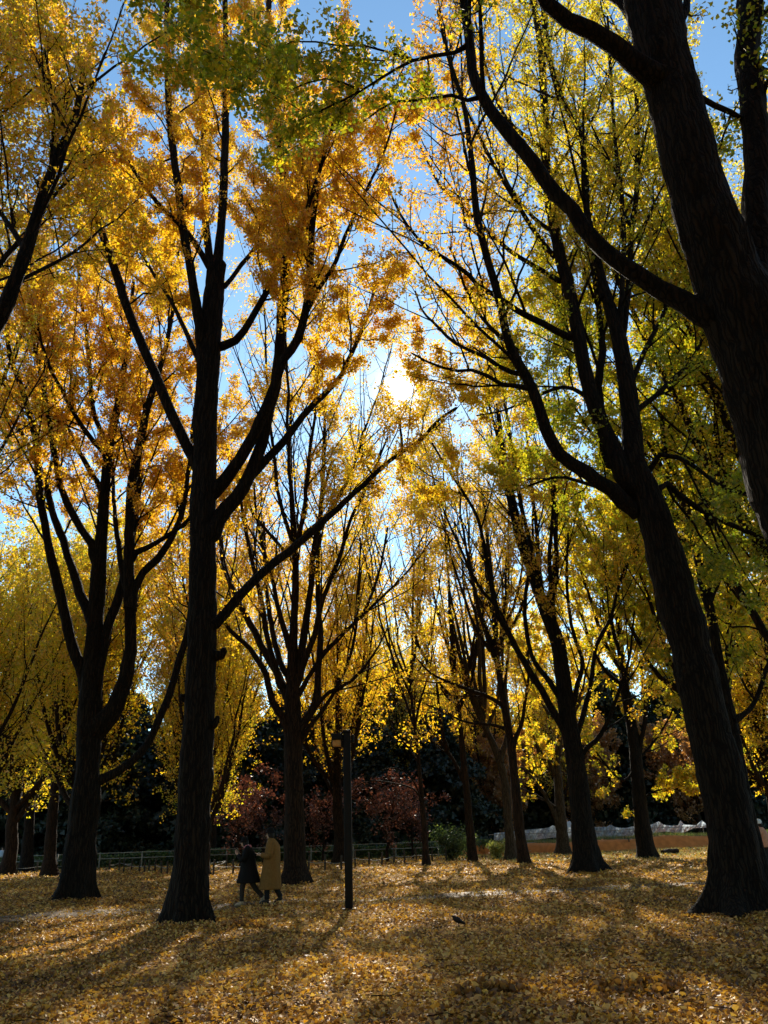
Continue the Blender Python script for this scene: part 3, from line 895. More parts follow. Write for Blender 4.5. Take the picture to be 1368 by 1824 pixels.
# tree 0: near tree beyond the left edge, one forked limb in view
T = Tree('ginkgo_tree', 'near ginkgo beyond the left edge, only its dark forked limbs reaching in', None, group=G_G, seed=26, base=(-8.6, 11.5))
T.trace([(-330, 1700), (-300, 1300), (-240, 1000), (-140, 780), (-60, 660), (0, 565), (42, 460), (78, 345), (108, 265), (134, 205), (150, 120)], 90, 8, dy=-0.5, leaf=0.8, start=0.75)
T.trace([(44, 442), (20, 405), (-5, 370), (-40, 330)], 13, 7, dy=1.0, leaf=1)
T.trace([(60, 392), (84, 335), (92, 280), (95, 190), (80, 90)], 9, 4, dy=-0.6, leaf=1)
T.trace([(-60, 660), (-40, 540), (0, 470), (60, 400), (110, 330), (150, 290)], 20, 4, dy=2.0, leaf=1.2, start=0.4)
T.trace([(-90, 700), (-110, 500), (-100, 300), (-70, 120), (-40, -60)], 30, 8, dy=0.6, leaf=1.3, start=0.4)
T.trace([(-95, 330), (-50, 220), (10, 130), (70, 40)], 12, 4, dy=1.2, leaf=1.3, start=0.2)
T.branchlets()
T.foliage(36000, 0.66, size=0.068, l1_step=0.4, l1_len=2.09, tint_sd=0.14)

# tree E: stout forked tree right of the middle
T = Tree('ginkgo_tree', 'stout ginkgo right of the lamp post, forking in a V above the pale netting', (1047, 1553), group=G_G, seed=27)
T.trace([(1047, 1558), (1040, 1490), (1033, 1430), (1024, 1350), (1012, 1280), (1002, 1200), (992, 1140), (974, 1095), (955, 1045), (940, 990), (924, 940), (910, 880), (895, 800), (885, 720)], 46, 6, dy=1, start=0.55)
T.trace([(1018, 1325), (1008, 1300), (973, 1237), (934, 1178), (905, 1129), (885, 1095), (872, 1030), (855, 940), (838, 900), (800, 840), (770, 790)], 18, 4, dy=-1.6, start=0.4)
T.trace([(1004, 1262), (993, 1235), (949, 1173), (939, 1124), (936, 1060), (948, 990), (950, 900)], 14, 4, dy=2, start=0.4)
T.trace([(1030, 1372), (1040, 1338), (1071, 1305), (1100, 1232), (1120, 1170), (1130, 1090)], 12, 4, dy=-1.8, start=0.35)
T.trace([(1024, 1330), (1032, 1295), (1050, 1227), (1061, 1149), (1088, 1095), (1110, 1020), (1150, 950)], 13, 4, dy=2.2, start=0.35)
T.trace([(1012, 1290), (1030, 1220), (1036, 1180), (1016, 1115), (1010, 1040), (1012, 950)], 12, 4, dy=-1.2, start=0.35)
T.trace([(995, 1160), (985, 1090), (978, 1000), (985, 900), (990, 800)], 14, 4, dy=-2.5, start=0.2)
T.trace([(915, 1145), (890, 1090), (850, 1035), (822, 980), (795, 920), (770, 850)], 9, 3, dy=1.6, start=0.2)
T.auto(6, T.wood[0][0][int(len(T.wood[0][0]) * 0.5)], 16, 4.0, 0.12, sides=6)
T.branchlets(step=1.6)
T.foliage(62500, 0.70, gaps=True, clump=8, spread=0.15, size=0.088, l1_step=0.85, l1_len=2.20, tint_sd=0.12, cull=cull_sun)

# tree C and its neighbour
T = Tree('ginkgo_tree', 'slender red-brown ginkgo left of the stout forked one, close before a paler trunk', (934, 1541), group=G_G, seed=28, bark=M_BARK2)
T.trace([(934, 1545), (926, 1480), (920, 1417), (911, 1330), (897, 1250), (884, 1160), (882, 1100), (876, 1030), (868, 960), (860, 880)], 24, 5, dy=0.5, start=0.5)
T.trace([(912, 1345), (916, 1318), (930, 1280), (939, 1212), (940, 1160)], 11, 4, dy=-1.2, start=0.3)
T.trace([(898, 1268), (890, 1254), (837, 1232), (773, 1203), (740, 1170)], 10, 3, dy=-1.5, start=0.3)
T.trace([(905, 1300), (880, 1290), (830, 1285), (790, 1268), (760, 1255)], 7, 3, dy=1.8, start=0.3)
T.trace([(884, 1165), (862, 1110), (845, 1060), (835, 990), (810, 930)], 10, 3, dy=1.8, start=0.2)
T.trace([(884, 1170), (905, 1110), (925, 1050), (935, 970)], 10, 3, dy=-2.2, start=0.2)
T.auto(7, T.wood[0][0][int(len(T.wood[0][0]) * 0.5)], 17, 4.5, 0.12)
T.branchlets(step=2.0)
T.foliage(21000, 0.73, gaps=True, clump=9, spread=0.2, size=0.105, l1_step=0.85, l1_len=2.09, tint_sd=0.12, l2=False, cull=cull_sun)

T = Tree('ginkgo_tree', 'grey-brown ginkgo trunk showing close behind the slender red-brown one', (910, 1531), group=G_G, seed=29, bark=M_PALE)
T.trace([(910, 1533), (906, 1470), (900, 1393), (882, 1334), (852, 1271), (835, 1225), (815, 1150), (800, 1080)], 22, 6, dy=0.5, start=0.5)
T.trace([(890, 1355), (905, 1300), (900, 1220), (908, 1130)], 12, 4, dy=1.0, start=0.3)
T.auto(7, T.wood[0][0][int(len(T.wood[0][0]) * 0.5)], 19, 5.0, 0.14)
T.branchlets(step=2.8)
T.foliage(18750, 0.76, gaps=True, clump=9, spread=0.2, size=0.115, l1_step=0.85, l1_len=2.09, tint_sd=0.12, l2=False, cull=cull_sun)

# trees a, b left of those
T = Tree('ginkgo_tree', 'thin bare-branched tree just right of the lamp post before the red foliage', (759, 1541), group=G_G, seed=30, bark=M_BARK2)
T.trace([(759, 1545), (755, 1470), (749, 1393), (742, 1320), (737, 1280), (730, 1220)], 14, 5, dy=0.3, leaf=0.5, start=0.6)
T.trace([(754, 1445), (744, 1405), (722, 1375), (700, 1368), (680, 1372)], 4.5, 1.6, dy=-1.0, leaf=0)
T.trace([(750, 1425), (735, 1405), (700, 1395), (660, 1391), (638, 1400), (630, 1412)], 4, 1.5, dy=-0.6, leaf=0)
T.trace([(745, 1360), (725, 1330), (700, 1300), (690, 1260)], 5, 2, dy=1.0, leaf=0.5, start=0.3)
T.trace([(738, 1300), (748, 1250), (765, 1200), (770, 1150)], 6, 2, dy=-1.0, leaf=1, start=0.2)
T.trace([(739, 1300), (720, 1240), (700, 1180), (690, 1120)], 6, 2, dy=1.0, leaf=1, start=0.2)
T.auto(7, T.wood[0][0][-4], 18, 4.5, 0.08)
T.branchlets(step=2.6)
T.foliage(22500, 0.66, gaps=True, clump=9, spread=0.2, size=0.13, l1_step=0.85, l1_len=2.09, tint_sd=0.1, l2=False)

T = Tree('ginkgo_tree', 'slim ginkgo with a low left fork beside a yellow-green bush', (842, 1534), group=G_G, seed=31, bark=M_BARK2)
T.trace([(842, 1538), (836, 1470), (829, 1393), (822, 1320), (812, 1222), (805, 1150), (800, 1060)], 20, 5, dy=0.5, start=0.5)
T.trace([(826, 1392), (816, 1372), (793, 1334), (768, 1300), (749, 1278), (735, 1240)], 9, 3, dy=-0.8, start=0.4)
T.trace([(795, 1340), (786, 1290), (778, 1212), (770, 1150)], 9, 3, dy=0.6, start=0.4)
T.trace([(813, 1235), (835, 1180), (850, 1120), (880, 1050)], 9, 3, dy=-2, start=0.2)
T.auto(7, T.wood[0][0][int(len(T.wood[0][0]) * 0.55)], 19, 6.0, 0.12)
T.branchlets(step=2.4)
T.foliage(21000, 0.72, gaps=True, clump=9, spread=0.2, size=0.11, l1_step=0.85, l1_len=2.09, tint_sd=0.1, l2=False, cull=cull_sun)

# tree d: pale forked trunk before the netting
T = Tree('ginkgo_tree', 'pale forked tree behind the stout V-shaped one, rising in front of the netting', (1005, 1522), group=G_G, seed=32, bark=M_PALE)
T.trace([(1005, 1524), (1002, 1480), (996, 1400), (992, 1360), (996, 1320), (1000, 1270)], 28, 9, dy=0.5, leaf=0.6, start=0.7)
T.trace([(996, 1478), (985, 1445), (964, 1404), (945, 1380), (928, 1366)], 11, 4, dy=-1.0, leaf=0.3, start=0.6)
T.trace([(992, 1440), (975, 1428), (945, 1412), (925, 1402)], 6, 2, dy=1.0, leaf=0.3, start=0.5)
T.trace([(995, 1395), (985, 1375), (966, 1344), (950, 1310)], 12, 4, dy=-0.5, leaf=0.6, start=0.5)
T.auto(5, T.wood[0][0][-3], 9, 5.0, 0.13)
T.branchlets()
T.foliage(20000, 0.58, size=0.15, l1_step=0.7, l1_len=1.74, tint_sd=0.14, l2=False)

# tree f: right, with the bright low spray
T = Tree('ginkgo_tree', 'ginkgo right of the stout V-shaped tree, a bright yellow spray low on its trunk', (1152, 1528), group=G_G, seed=33)
T.trace([(1152, 1532), (1144, 1470), (1135, 1393), (1127, 1310), (1112, 1222), (1105, 1150), (1100, 1060), (1098, 980)], 36, 6, dy=0.5, start=0.5)
T.trace([(1131, 1360), (1139, 1334), (1149, 1271), (1144, 1200), (1150, 1120)], 13, 4, dy=-1.2, start=0.35)
T.trace([(1133, 1385), (1140, 1354), (1178, 1305), (1200, 1260)], 7, 3, dy=1.5, start=0.3)
T.trace([(1130, 1370), (1110, 1390), (1085, 1370), (1062, 1340), (1045, 1320)], 7, 2.5, dy=-1.0, start=0.2)
T.trace([(1142, 1430), (1160, 1412), (1190, 1404), (1215, 1406), (1236, 1412)], 5, 2, dy=-0.8, leaf=3.5, start=0.2)
T.trace([(1140, 1430), (1128, 1440), (1112, 1450), (1105, 1458)], 4, 2, dy=-0.6, leaf=2.5, start=0.3)
T.auto(6, T.wood[0][0][int(len(T.wood[0][0]) * 0.5)], 13, 5, 0.14)
T.branchlets()
T.foliage(46000, 0.50, size=0.125, l1_step=0.6, l1_len=2.09, tint_sd=0.12, l2=False)

# trees g: behind the leaning tree
T = Tree('ginkgo_tree', 'dark leaning trunk directly behind the big leaning ginkgo on the right', (1358, 1575), group=G_G, seed=34)
T.trace([(1360, 1580), (1346, 1510), (1334, 1456), (1314, 1344), (1295, 1246), (1279, 1163), (1268, 1095), (1255, 1050), (1230, 930), (1210, 860), (1184, 800), (1180, 700)], 36, 8, dy=0.6, start=0.6)
T.trace([(1232, 945), (1262, 930), (1300, 950), (1368, 1000), (1420, 1020)], 9, 4, dy=-1.5, start=0.2)
T.trace([(1262, 1075), (1290, 1000), (1310, 900), (1330, 800)], 13, 4, dy=1.5, start=0.3)
T.trace([(1215, 880), (1262, 820), (1310, 770), (1350, 730)], 10, 3, dy=-1.5, start=0.3)
T.trace([(1310, 1280), (1345, 1250), (1368, 1180), (1400, 1100)], 12, 5, dy=1.2, start=0.3)
T.auto(5, T.wood[0][0][int(len(T.wood[0][0]) * 0.6)], 8, 5, 0.10)
T.branchlets()
T.foliage(60000, 0.36, size=0.10, l1_step=0.55, l1_len=2.09, tint_sd=0.12)

T = Tree('ginkgo_tree', 'reddish trunk edge peeping out left of the big leaning ginkgo base', (1277, 1538), group=G_G, seed=35, bark=M_BARK2)
T.trace([(1279, 1540), (1276, 1480), (1270, 1400), (1262, 1330), (1255, 1250), (1250, 1150)], 28, 10, dy=0.3, start=0.6)
T.auto(6, T.wood[0][0][int(len(T.wood[0][0]) * 0.55)], 13, 5.5, 0.14)
T.branchlets()
T.foliage(45000, 0.45, size=0.13, l1_step=0.65, l1_len=2.09, tint_sd=0.12, l2=False)

T = Tree('ginkgo_tree', 'yellow ginkgo with sloping forked trunk at the far right edge', (1400, 1500), group=G_G, seed=36, bark=M_BARK2, Y=52)
T.trace([(1405, 1500), (1385, 1400), (1358, 1318), (1345, 1261), (1335, 1180), (1320, 1100)], 34, 8, dy=0.3, start=0.5)
T.trace([(1352, 1300), (1320, 1285), (1295, 1250), (1280, 1200)], 14, 4, dy=-1, start=0.3)
T.trace([(1350, 1285), (1368, 1220), (1372, 1150)], 14, 5, dy=1, start=0.3)
T.auto(5, T.wood[0][0][int(len(T.wood[0][0]) * 0.6)], 11, 5, 0.12)
T.branchlets()
T.foliage(40000, 0.60, size=0.14, l1_step=0.65, l1_len=2.09, tint_sd=0.12, l2=False)

# trees i, j at the left edge
T = Tree('ginkgo_tree', 'brown forked trunk standing just left behind the two-stemmed ginkgo', (87, 1560), group=G_G, seed=37, bark=M_BARK2)
T.trace([(87, 1563), (90, 1500), (95, 1420), (102, 1360), (108, 1310), (110, 1240), (100, 1170), (90, 1080)], 28, 6, dy=0.3, start=0.45)
T.trace([(100, 1390), (118, 1360), (128, 1330), (135, 1280)], 12, 4, dy=-0.8, start=0.3)
T.trace([(98, 1400), (84, 1360), (70, 1330), (50, 1300)], 9, 3, dy=1.0, start=0.3)
T.auto(6, T.wood[0][0][int(len(T.wood[0][0]) * 0.5)], 11, 5, 0.13)
T.branchlets()
T.foliage(60000, 0.56, size=0.12, l1_step=0.6, l1_len=2.09, tint_sd=0.13, l2=False)

T = Tree('ginkgo_tree', 'straight black trunk near the left edge beside the low posts', (47, 1553), group=G_G, seed=38)
T.trace([(47, 1556), (50, 1500), (54, 1420), (58, 1340), (55, 1250), (45, 1150)], 26, 8, dy=0.3, start=0.4)
T.auto(7, T.wood[0][0][int(len(T.wood[0][0]) * 0.45)], 13, 6, 0.15, up0=0.35)
T.branchlets()
T.foliage(60000, 0.50, size=0.13, l1_step=0.6, l1_len=2.09, tint_sd=0.13, l2=False)


# ------------------------------------------------------------------ trees farther back, copies of a few grown trees
def copy_thing(root, loc, rz, scale, label, group=None):
    r = root.copy()
    COL.objects.link(r)
    r.location = loc
    r.rotation_euler = (0, 0, rz)
    r.scale = (scale,) * 3
    r['label'] = label
    if group:
        r['group'] = group
    for ch in list(root.children):
        c = ch.copy()
        COL.objects.link(c)
        c.parent = r
        c.matrix_parent_inverse = ch.matrix_parent_inverse.copy()
    return r


def generic(seed, tint, h_trunk, h, spread, n, n_leaf, label, loc, bark=None, mat=None, size=0.12, name='ginkgo_tree', group=G_G, low=0.15, droop=0.0, sd=0.12, l1=2.6):
    T = Tree(name, label, None, group=group, seed=seed, base=(0, 0), bark=bark or M_BARK2)
    rg = T.rng
    P = np.array([[0, 0, -0.15], [0.05, 0.02, h_trunk * 0.5], [rg.normal(0, 0.15), rg.normal(0, 0.15), h_trunk], [rg.normal(0, 0.5), rg.normal(0, 0.5), h * 0.6], [rg.normal(0, 0.8), rg.normal(0, 0.8), h]])
    P = resample(P, 40)
    kr = min(1.0, h / 17)
    r = np.interp(np.linspace(0, 1, 40), [0, h_trunk / h, 1], [0.42 * kr, 0.32 * kr, 0.02])
    T.add(P, r, 1.0, h_trunk / h * 1.1, None, 10)
    T.auto(n, np.array([P[12][0], P[12][1], h_trunk]), h - h_trunk, spread, 0.17 * kr, start=low, up0=0.5)
    T.auto(n // 2, np.array([P[20][0], P[20][1], h_trunk * 1.7]), h - h_trunk * 1.8, spread * 0.8, 0.10 * kr, start=low, up0=0.5)
    T.branchlets(step=1.9, length=h * 0.27)
    T.foliage(n_leaf, tint, size=size, l1_step=0.7, l1_len=l1, tint_sd=sd, l2=False, mat=mat, clump=5, spread=0.16, droop=droop)
    T.root.location = loc
    return T.root


def glabel(i, fmt):
    return fmt[i % len(fmt)]


gA = generic(51, 0.71, 4.0, 21, 5.0, 8, 36000, 'golden ginkgo behind the middle of the lawn, left of the sun', (-3.5, 52, 0))
gB = generic(52, 0.58, 3.4, 18, 5.5, 9, 36000, 'yellow-green ginkgo behind the forked left tree', (-17, 44, 0), low=0.05)
gC = generic(53, 0.80, 4.5, 23, 5.2, 8, 36000, 'orange ginkgo showing behind the tall straight trunk', (-11.5, 47, 0))
gD = generic(54, 0.52, 4.2, 21, 6.0, 9, 62000, 'yellow-green crown high at the right, behind the massive near trunk', (11, 18, 0), size=0.075)
back = [(gB, -24, 52, 0.7, 1.05, 'yellow-green crown filling the left edge behind the black trunk'), (gA, 31, 52, 1.4, 1.0, 'golden crown at the right edge behind the leaning trunk'),
        (gC, -14.5, 66, 3.7, 1.0, 'orange crown far behind the long low sideways limb'),
        (gB, 21, 46, 2.0, 0.9, 'yellow-green crown right of the bright low spray'),
        ]
back += [(gB, -20, 37, 1.9, 0.85, 'yellow-green crown low between the forked left tree and the left edge'), (gB, -14.0, 60, 4.4, 0.9, 'yellow-green crown hanging low behind the long sideways limb'), ]
back += [(gB, -9.6, 42, 0.2, 0.72, 'yellow-green ginkgo hanging low, its trunk hidden behind the tall straight one'), (gB, 1.0, 86, 1.1, 1.3, 'yellow-green crown far back, low in the gap above the lamp post'), (gA, 9.5, 88, 2.7, 1.15, 'golden crown far back, low behind the slender red-brown ginkgo'), (gB, -5.5, 85, 3.9, 1.25, 'yellow-green crown far back, low beside the candelabra ginkgo'), (gB, 17.5, 88, 5.1, 1.25, 'yellow-green crown far back, low right of the V-shaped ginkgo'), (gD, 18, 27, 2.6, 1.05, 'golden crown at the upper right edge behind the massive near trunk'), (gD, -17, 22, 4.1, 1.0, 'orange crown high beyond the left edge')]
for j, (x, y) in enumerate([(-6, -6), (5, -9), (14, -3), (-15, -2), (0, -18), (-11, -16), (12, -17), (22, -12), (-22, -12), (-4, -2.5), (5.5, -3.5), (10, -10), (-9, -9), (-1, -11), (19, -22), (-17, -24), (6, -26), (-6, -30), (28, -2), (-28, -2)]):  # unseen ginkgos behind the viewpoint, added to keep sky light off the scene
    back.append(((gA, gB, gC)[j % 3], x, y, j * 1.1, 1.0, 'unseen ginkgo added to the grove behind the viewpoint to block sky light'))
for src, x, y, rz, s, lab in back:
    copy_thing(src, (x, y, 0), rz, s, lab, 'unseen grove added to block sky light' if y < 0 else None)

# brown-leaved trees low behind the right half
bA = generic(61, 0.5, 2.2, 10, 4.5, 9, 36000, 'broad brown-leaved tree behind the netting, left of the V-shaped ginkgo', (10.5, 88, 0), mat=M_BROWN, size=0.2, name='zelkova_tree', group='brown-leaved trees behind the netting', low=0.05)
for x, y, rz, s, lab in [(20.5, 90, 1.2, 1.15, 'brown-leaved tree right behind the V-shaped ginkgo'), (32, 88, 2.4, 1.1, 'brown-leaved tree behind the bright low spray'), (3.2, 88, 4.1, 1.0, 'brown-leaved tree behind the thin bare-branched tree')]:
    copy_thing(bA, (x, y, 0), rz, s, lab)

# small red trees beyond the low posts
rA = generic(62, 0.5, 1.5, 4.4, 3.4, 7, 2600, 'small red-leaved tree behind the two walkers', (-9.6, 52, 0), mat=M_RED, size=0.13, name='red_maple', group='small red-leaved trees', low=0.1, sd=0.25, l1=1.5)
for o in rA.children:
    if o.name.startswith(('trunk', 'limb')):
        pass
for u, y, rz, s, lab in [(575, 55, 1.0, 0.85, 'small red-leaved tree just left of the lamp post'), (690, 52, 2.2, 0.95, 'small red-leaved tree just right of the lamp post'), (735, 57, 3.9, 0.8, 'faint red-leaved tree behind the thin bare-branched tree'), (470, 60, 5.0, 0.9, 'dull red-leaved tree farther behind the walkers')]:
    p = at_y(u, 1500, y)
    copy_thing(rA, (p[0], y, 0), rz, s, lab)


# dark evergreens closing the view
def evergreen(seed, h, rad, n, label, loc):
    rg = np.random.default_rng(seed)
    e = empty('evergreen_tree', (0, 0, 0), label, 'tree', 'dark evergreens along the back')
    P = resample(np.array([[0, 0, -0.2], [0.1, 0, h * 0.5], [0, 0.1, h * 0.98]]), 16)
    V, q = tubes(P[None], np.linspace(0.32, 0.03, 16)[None], 8)
    mesh_np('trunk', V, q, M_BARK, e, smooth=True)
    nb = 130
    z = rg.uniform(0.06, 0.97, nb) ** 0.9
    a = np.arange(nb) * 2.4
    L = rad * (1.05 - z) ** 0.7 * rg.uniform(0.6, 1.15, nb)
    d = np.stack([np.cos(a), np.sin(a), rg.uniform(-0.25, 0.2, nb)], 1)
    t = np.linspace(0, 1, 5)[None, :, None]
    p0 = np.stack([np.zeros(nb), np.zeros(nb), z * h], 1)
    path = p0[:, None] + d[:, None] * L[:, None, None] * t - np.array([0, 0, 0.35]) * L[:, None, None] * t ** 2
    V, q = tubes(path, (0.05 * np.linspace(1, 0.2, 5))[None] * np.ones((nb, 1)), 4)
    o = mesh_np('branches', V, q, M_BARK, e)
    o['kind'] = 'stuff'
    ib = rg.choice(nb, n, p=L / L.sum())
    tt = rg.random(n) ** 0.6
    x = tt * 3.999
    k = x.astype(int)
    c = path[ib, k] + (path[ib, k + 1] - path[ib, k]) * (x - k)[:, None]
    side = unit(np.cross(d[ib], [0, 0, 1.0]))
    c = c + side * rg.normal(0, 0.28, n)[:, None] * L[ib][:, None] * (0.9 - 0.5 * tt)[:, None] * 0.7 + rg.normal(0, 0.09, (n, 3))
    tint = np.clip(0.4 + 0.15 * np.sin(ib * 2.1) + rg.normal(0, 0.2, n), 0, 1)
    o = leaf_mesh('crown', c, 0.30, tint, M_EVER, e, rg, 'tri', down=1.2)
    o['kind'] = 'stuff'
    e.location = loc
    return e


eA = evergreen(71, 11.0, 5.6, 34000, 'broad dark evergreen right behind the lamp post', (-1.5, 72, 0))
eB = evergreen(72, 14.0, 6.0, 34000, 'tall dark evergreen left of the lamp post', (-8.5, 76, 0))
ELAB = ['dark evergreen %s']
espots = [(eA, 4.5, 78, 'behind the thin bare-branched tree'), (eB, 11, 98, 'behind the broad brown-leaved tree'), (eB, 18.5, 100, 'behind the pale forked tree'), (eB, 27, 99, 'in the gap right of the V-shaped ginkgo'),
          (eB, 35, 101, 'behind the bright low spray'), (eB, 43, 98, 'right of the big leaning ginkgo'), (eB, 51, 99, 'at the right edge behind the person taking a picture'), (eB, 59, 98, 'beyond the right edge'),
          (eA, -14.5, 74, 'behind the two walkers'), (eB, -20, 80, 'between the tall straight trunk and the forked left tree'), (eA, -26, 74, 'behind the long low sideways limb'), (eB, -32, 82, 'behind the forked left tree'),
          (eA, -38, 76, 'behind the black trunk near the left edge'), (eB, -45, 84, 'beyond the left edge'), (eB, 1.5, 90, 'farthest back in the middle'), (eA, -4.8, 82, 'in the gap beside the candelabra ginkgo'),
          (eB, 40, 110, 'farthest back at the right'), (eB, -25, 94, 'farthest back at the left'), (eB, 31, 109, 'far behind the netting'), (eB, -12, 93, 'far behind the walkers')]
espots += [(eB, -11.5, 84, 'between the tall straight trunk and the candelabra ginkgo'), (eB, 26, 95, 'filling the gap left of the bright low spray'), (eB, -2, 86, 'far behind the lamp post'), (eB, 15, 108, 'low behind the pale netting, left part'), (eB, 23, 110, 'behind the right half of the netting'), (eB, -17.5, 86, 'behind the tall straight trunk'), (eB, -29, 88, 'behind the long low limb, second row'),
           (eB, -37, 92, 'second row behind the black trunk'), (eB, 6.5, 100, 'second row behind the lamp post'), (eB, 48, 109, 'second row behind the leaning tree'), (eB, -52, 92, 'second row beyond the left edge'), (eB, -7, 104, 'third row in the middle'), (eB, 8, 110, 'third row at the right')]
for i, (s, x, y, lab) in enumerate(espots):
    copy_thing(s, (x, y, 0), i * 1.3, 1.22 + 0.35 * ((i * 37) % 10) / 10, 'dark evergreen ' + lab)


# shrubs
def shrub(u, v, Y, h, rad, n, tint, label, seed, mat=None, size=0.10):
    rg = np.random.default_rng(seed)
    p = at_y(u, v, Y)
    e = empty('shrub', (p[0], Y, 0), label, 'shrub')
    nb = 14
    a = rg.uniform(0, 6.28, nb)
    tip = np.stack([np.cos(a) * rad * rg.uniform(0.2, 1, nb), np.sin(a) * rad * rg.uniform(0.2, 1, nb), h * rg.uniform(0.6, 1, nb)], 1)
    t = np.linspace(0, 1, 5)[None, :, None]
    path = tip[:, None] * t * np.array([1, 1, 1.0]) + np.array([0, 0, 0.15]) * (t * (1 - t)) * h + np.array([p[0], Y, 0])
    V, q = tubes(path, (0.02 * np.linspace(1, 0.3, 5))[None] * np.ones((nb, 1)), 5)
    o = mesh_np('stems', V, q, M_BARK2, e)
    o['kind'] = 'stuff'
    ib = rg.integers(0, nb, n)
    x = rg.random(n) ** 0.5 * 3.999
    k = x.astype(int)
    c = path[ib, k] + (path[ib, k + 1] - path[ib, k]) * (x - k)[:, None] + rg.normal(0, 0.16 * rad, (n, 3))
    c[:, 2] = np.abs(c[:, 2]) + 0.03
    o = leaf_mesh('foliage', c, size, np.clip(tint + rg.normal(0, 0.2, n), 0, 1), mat or M_SHRUB, e, rg, 'tri', down=0.2)
    o['kind'] = 'stuff'
    return e


shrub(805, 1530, 50, 1.8, 1.3, 2600, 0.14, 'tall green bush left of the slim forked ginkgo', 81)
shrub(836, 1530, 52, 1.4, 0.8, 1100, 0.4, 'yellow-green bush close behind the slim forked ginkgo', 82)
shrub(888, 1530, 50, 0.9, 0.7, 1600, 0.95, 'small pale yellow shrub before the clay bank', 83)


def hedge():
    rg = np.random.default_rng(90)
    e = empty('hedge', (-18, 62, 0), 'long low dark hedge behind the low posts', 'hedge')
    n = 26000
    x = rg.uniform(-46, 7.0, n)
    y = 62 + rg.uniform(-0.6, 0.6, n)
    z = rg.random(n) ** 0.7 * (0.85 + 0.1 * np.sin(x * 1.3))
    o = leaf_mesh('foliage', np.column_stack([x, y, z]), 0.16, np.clip(0.25 + rg.normal(0, 0.18, n), 0, 1), M_SHRUB, e, rg, 'tri', 0)
    o['kind'] = 'stuff'


hedge()

# ------------------------------------------------------------------ clay bank, netting and fences
BANK = [(825, 1524, 1512), (860, 1522, 1503), (930, 1521, 1502), (1000, 1520, 1502), (1080, 1517, 1496), (1130, 1515, 1495), (1165, 1513, 1491), (1190, 1512, 1488), (1215, 1511, 1489), (1260, 1509, 1490), (1330, 1506, 1487), (1450, 1500, 1480), (1600, 1494, 1474)]


def bank():
    rg = np.random.default_rng(91)
    us = np.linspace(825, 1600, 120)
    vb = np.interp(us, [b[0] for b in BANK], [b[1] for b in BANK])
    vt = np.interp(us, [b[0] for b in BANK], [b[2] for b in BANK])
    rows = []
    tops = []
    for u, a, b in zip(us, vb, vt):
        g = gpt(u, a)
        t = at_y(u, b, g[1] + 0.55)
        h = max(t[2], 0.1)
        tops.append((t[0], g[1] + 0.55, h))
        j = rg.normal(0, 0.03)
        rows.append([(g[0], g[1] - 0.05, -0.05), (g[0], g[1] + 0.1 + j, h * 0.3), (g[0], g[1] + 0.32 - j, h * 0.72), (t[0], g[1] + 0.55, h), (t[0], g[1] + 2.0, h + 0.06), (t[0], g[1] + 6.0, h + 0.02), (t[0], g[1] + 10.0, h), (t[0], g[1] + 13, -0.1)])
    V = np.array(rows).reshape(-1, 3)
    i = np.arange(len(V)).reshape(120, 8)
    F = np.stack([i[:-1, :-1], i[1:, :-1], i[1:, 1:], i[:-1, 1:]], -1).reshape(-1, 4)
    o = mesh_np('clay_bank', V, F, simple('orange_clay', (0.42, 0.16, 0.045), 0.9, 0.2, 3.0, 0.4), smooth=True)
    o['kind'] = 'structure'
    # grass on its crest
    n = 9000
    T_ = np.array(tops)
    k = rg.integers(0, 119, n)
    p = T_[k] + (T_[k + 1] - T_[k]) * rg.random((n, 1))
    p[:, 1] += 0.12 + rg.random(n) ** 1.5 * 4
    return p


crest = bank()


def blades(name, P, h, tint, label, seed):
    rg = np.random.default_rng(seed)
    n = len(P)
    a = rg.uniform(0, 6.28, n)
    h = np.broadcast_to(np.asarray(h, float), (n,))
    d = np.stack([np.cos(a), np.sin(a), np.zeros(n)], 1) * 0.012 * (h / 0.2)[:, None]
    lean = rg.normal(0, 0.35, (n, 3)) * h[:, None]
    lean[:, 2] = 0
    tip = P + lean + np.array([0, 0, 1.0]) * (h * rg.uniform(0.5, 1.2, n))[:, None]
    V = np.stack([P - d, P + d, tip], 1).reshape(-1, 3)
    o = mesh_np(name, V, np.arange(3 * n).reshape(n, 3), M_GRASS, tint=np.clip(tint + rg.normal(0, 0.2, n), 0, 1))
    o['kind'] = 'stuff'
    o['label'] = label
    return o


blades('bank_grass', crest, 0.28, 0.15, 'rough green grass along the top of the clay bank', 92)
rgG = np.random.default_rng(93)
n = 26000
gx, gy = rgG.uniform(-26, 30, n), 40 + rgG.random(n) * 20
kk = rgG.random(n) < np.clip(0.25 + 0.05 * (gx), 0.12, 1)
gx, gy = gx[kk], gy[kk]
blades('grass', np.column_stack([gx, gy, gz(gx, gy)]), np.where(gx > 4, 0.17, 0.12), 0.75, 'dry yellowish lawn grass in the sun at the back', 94)

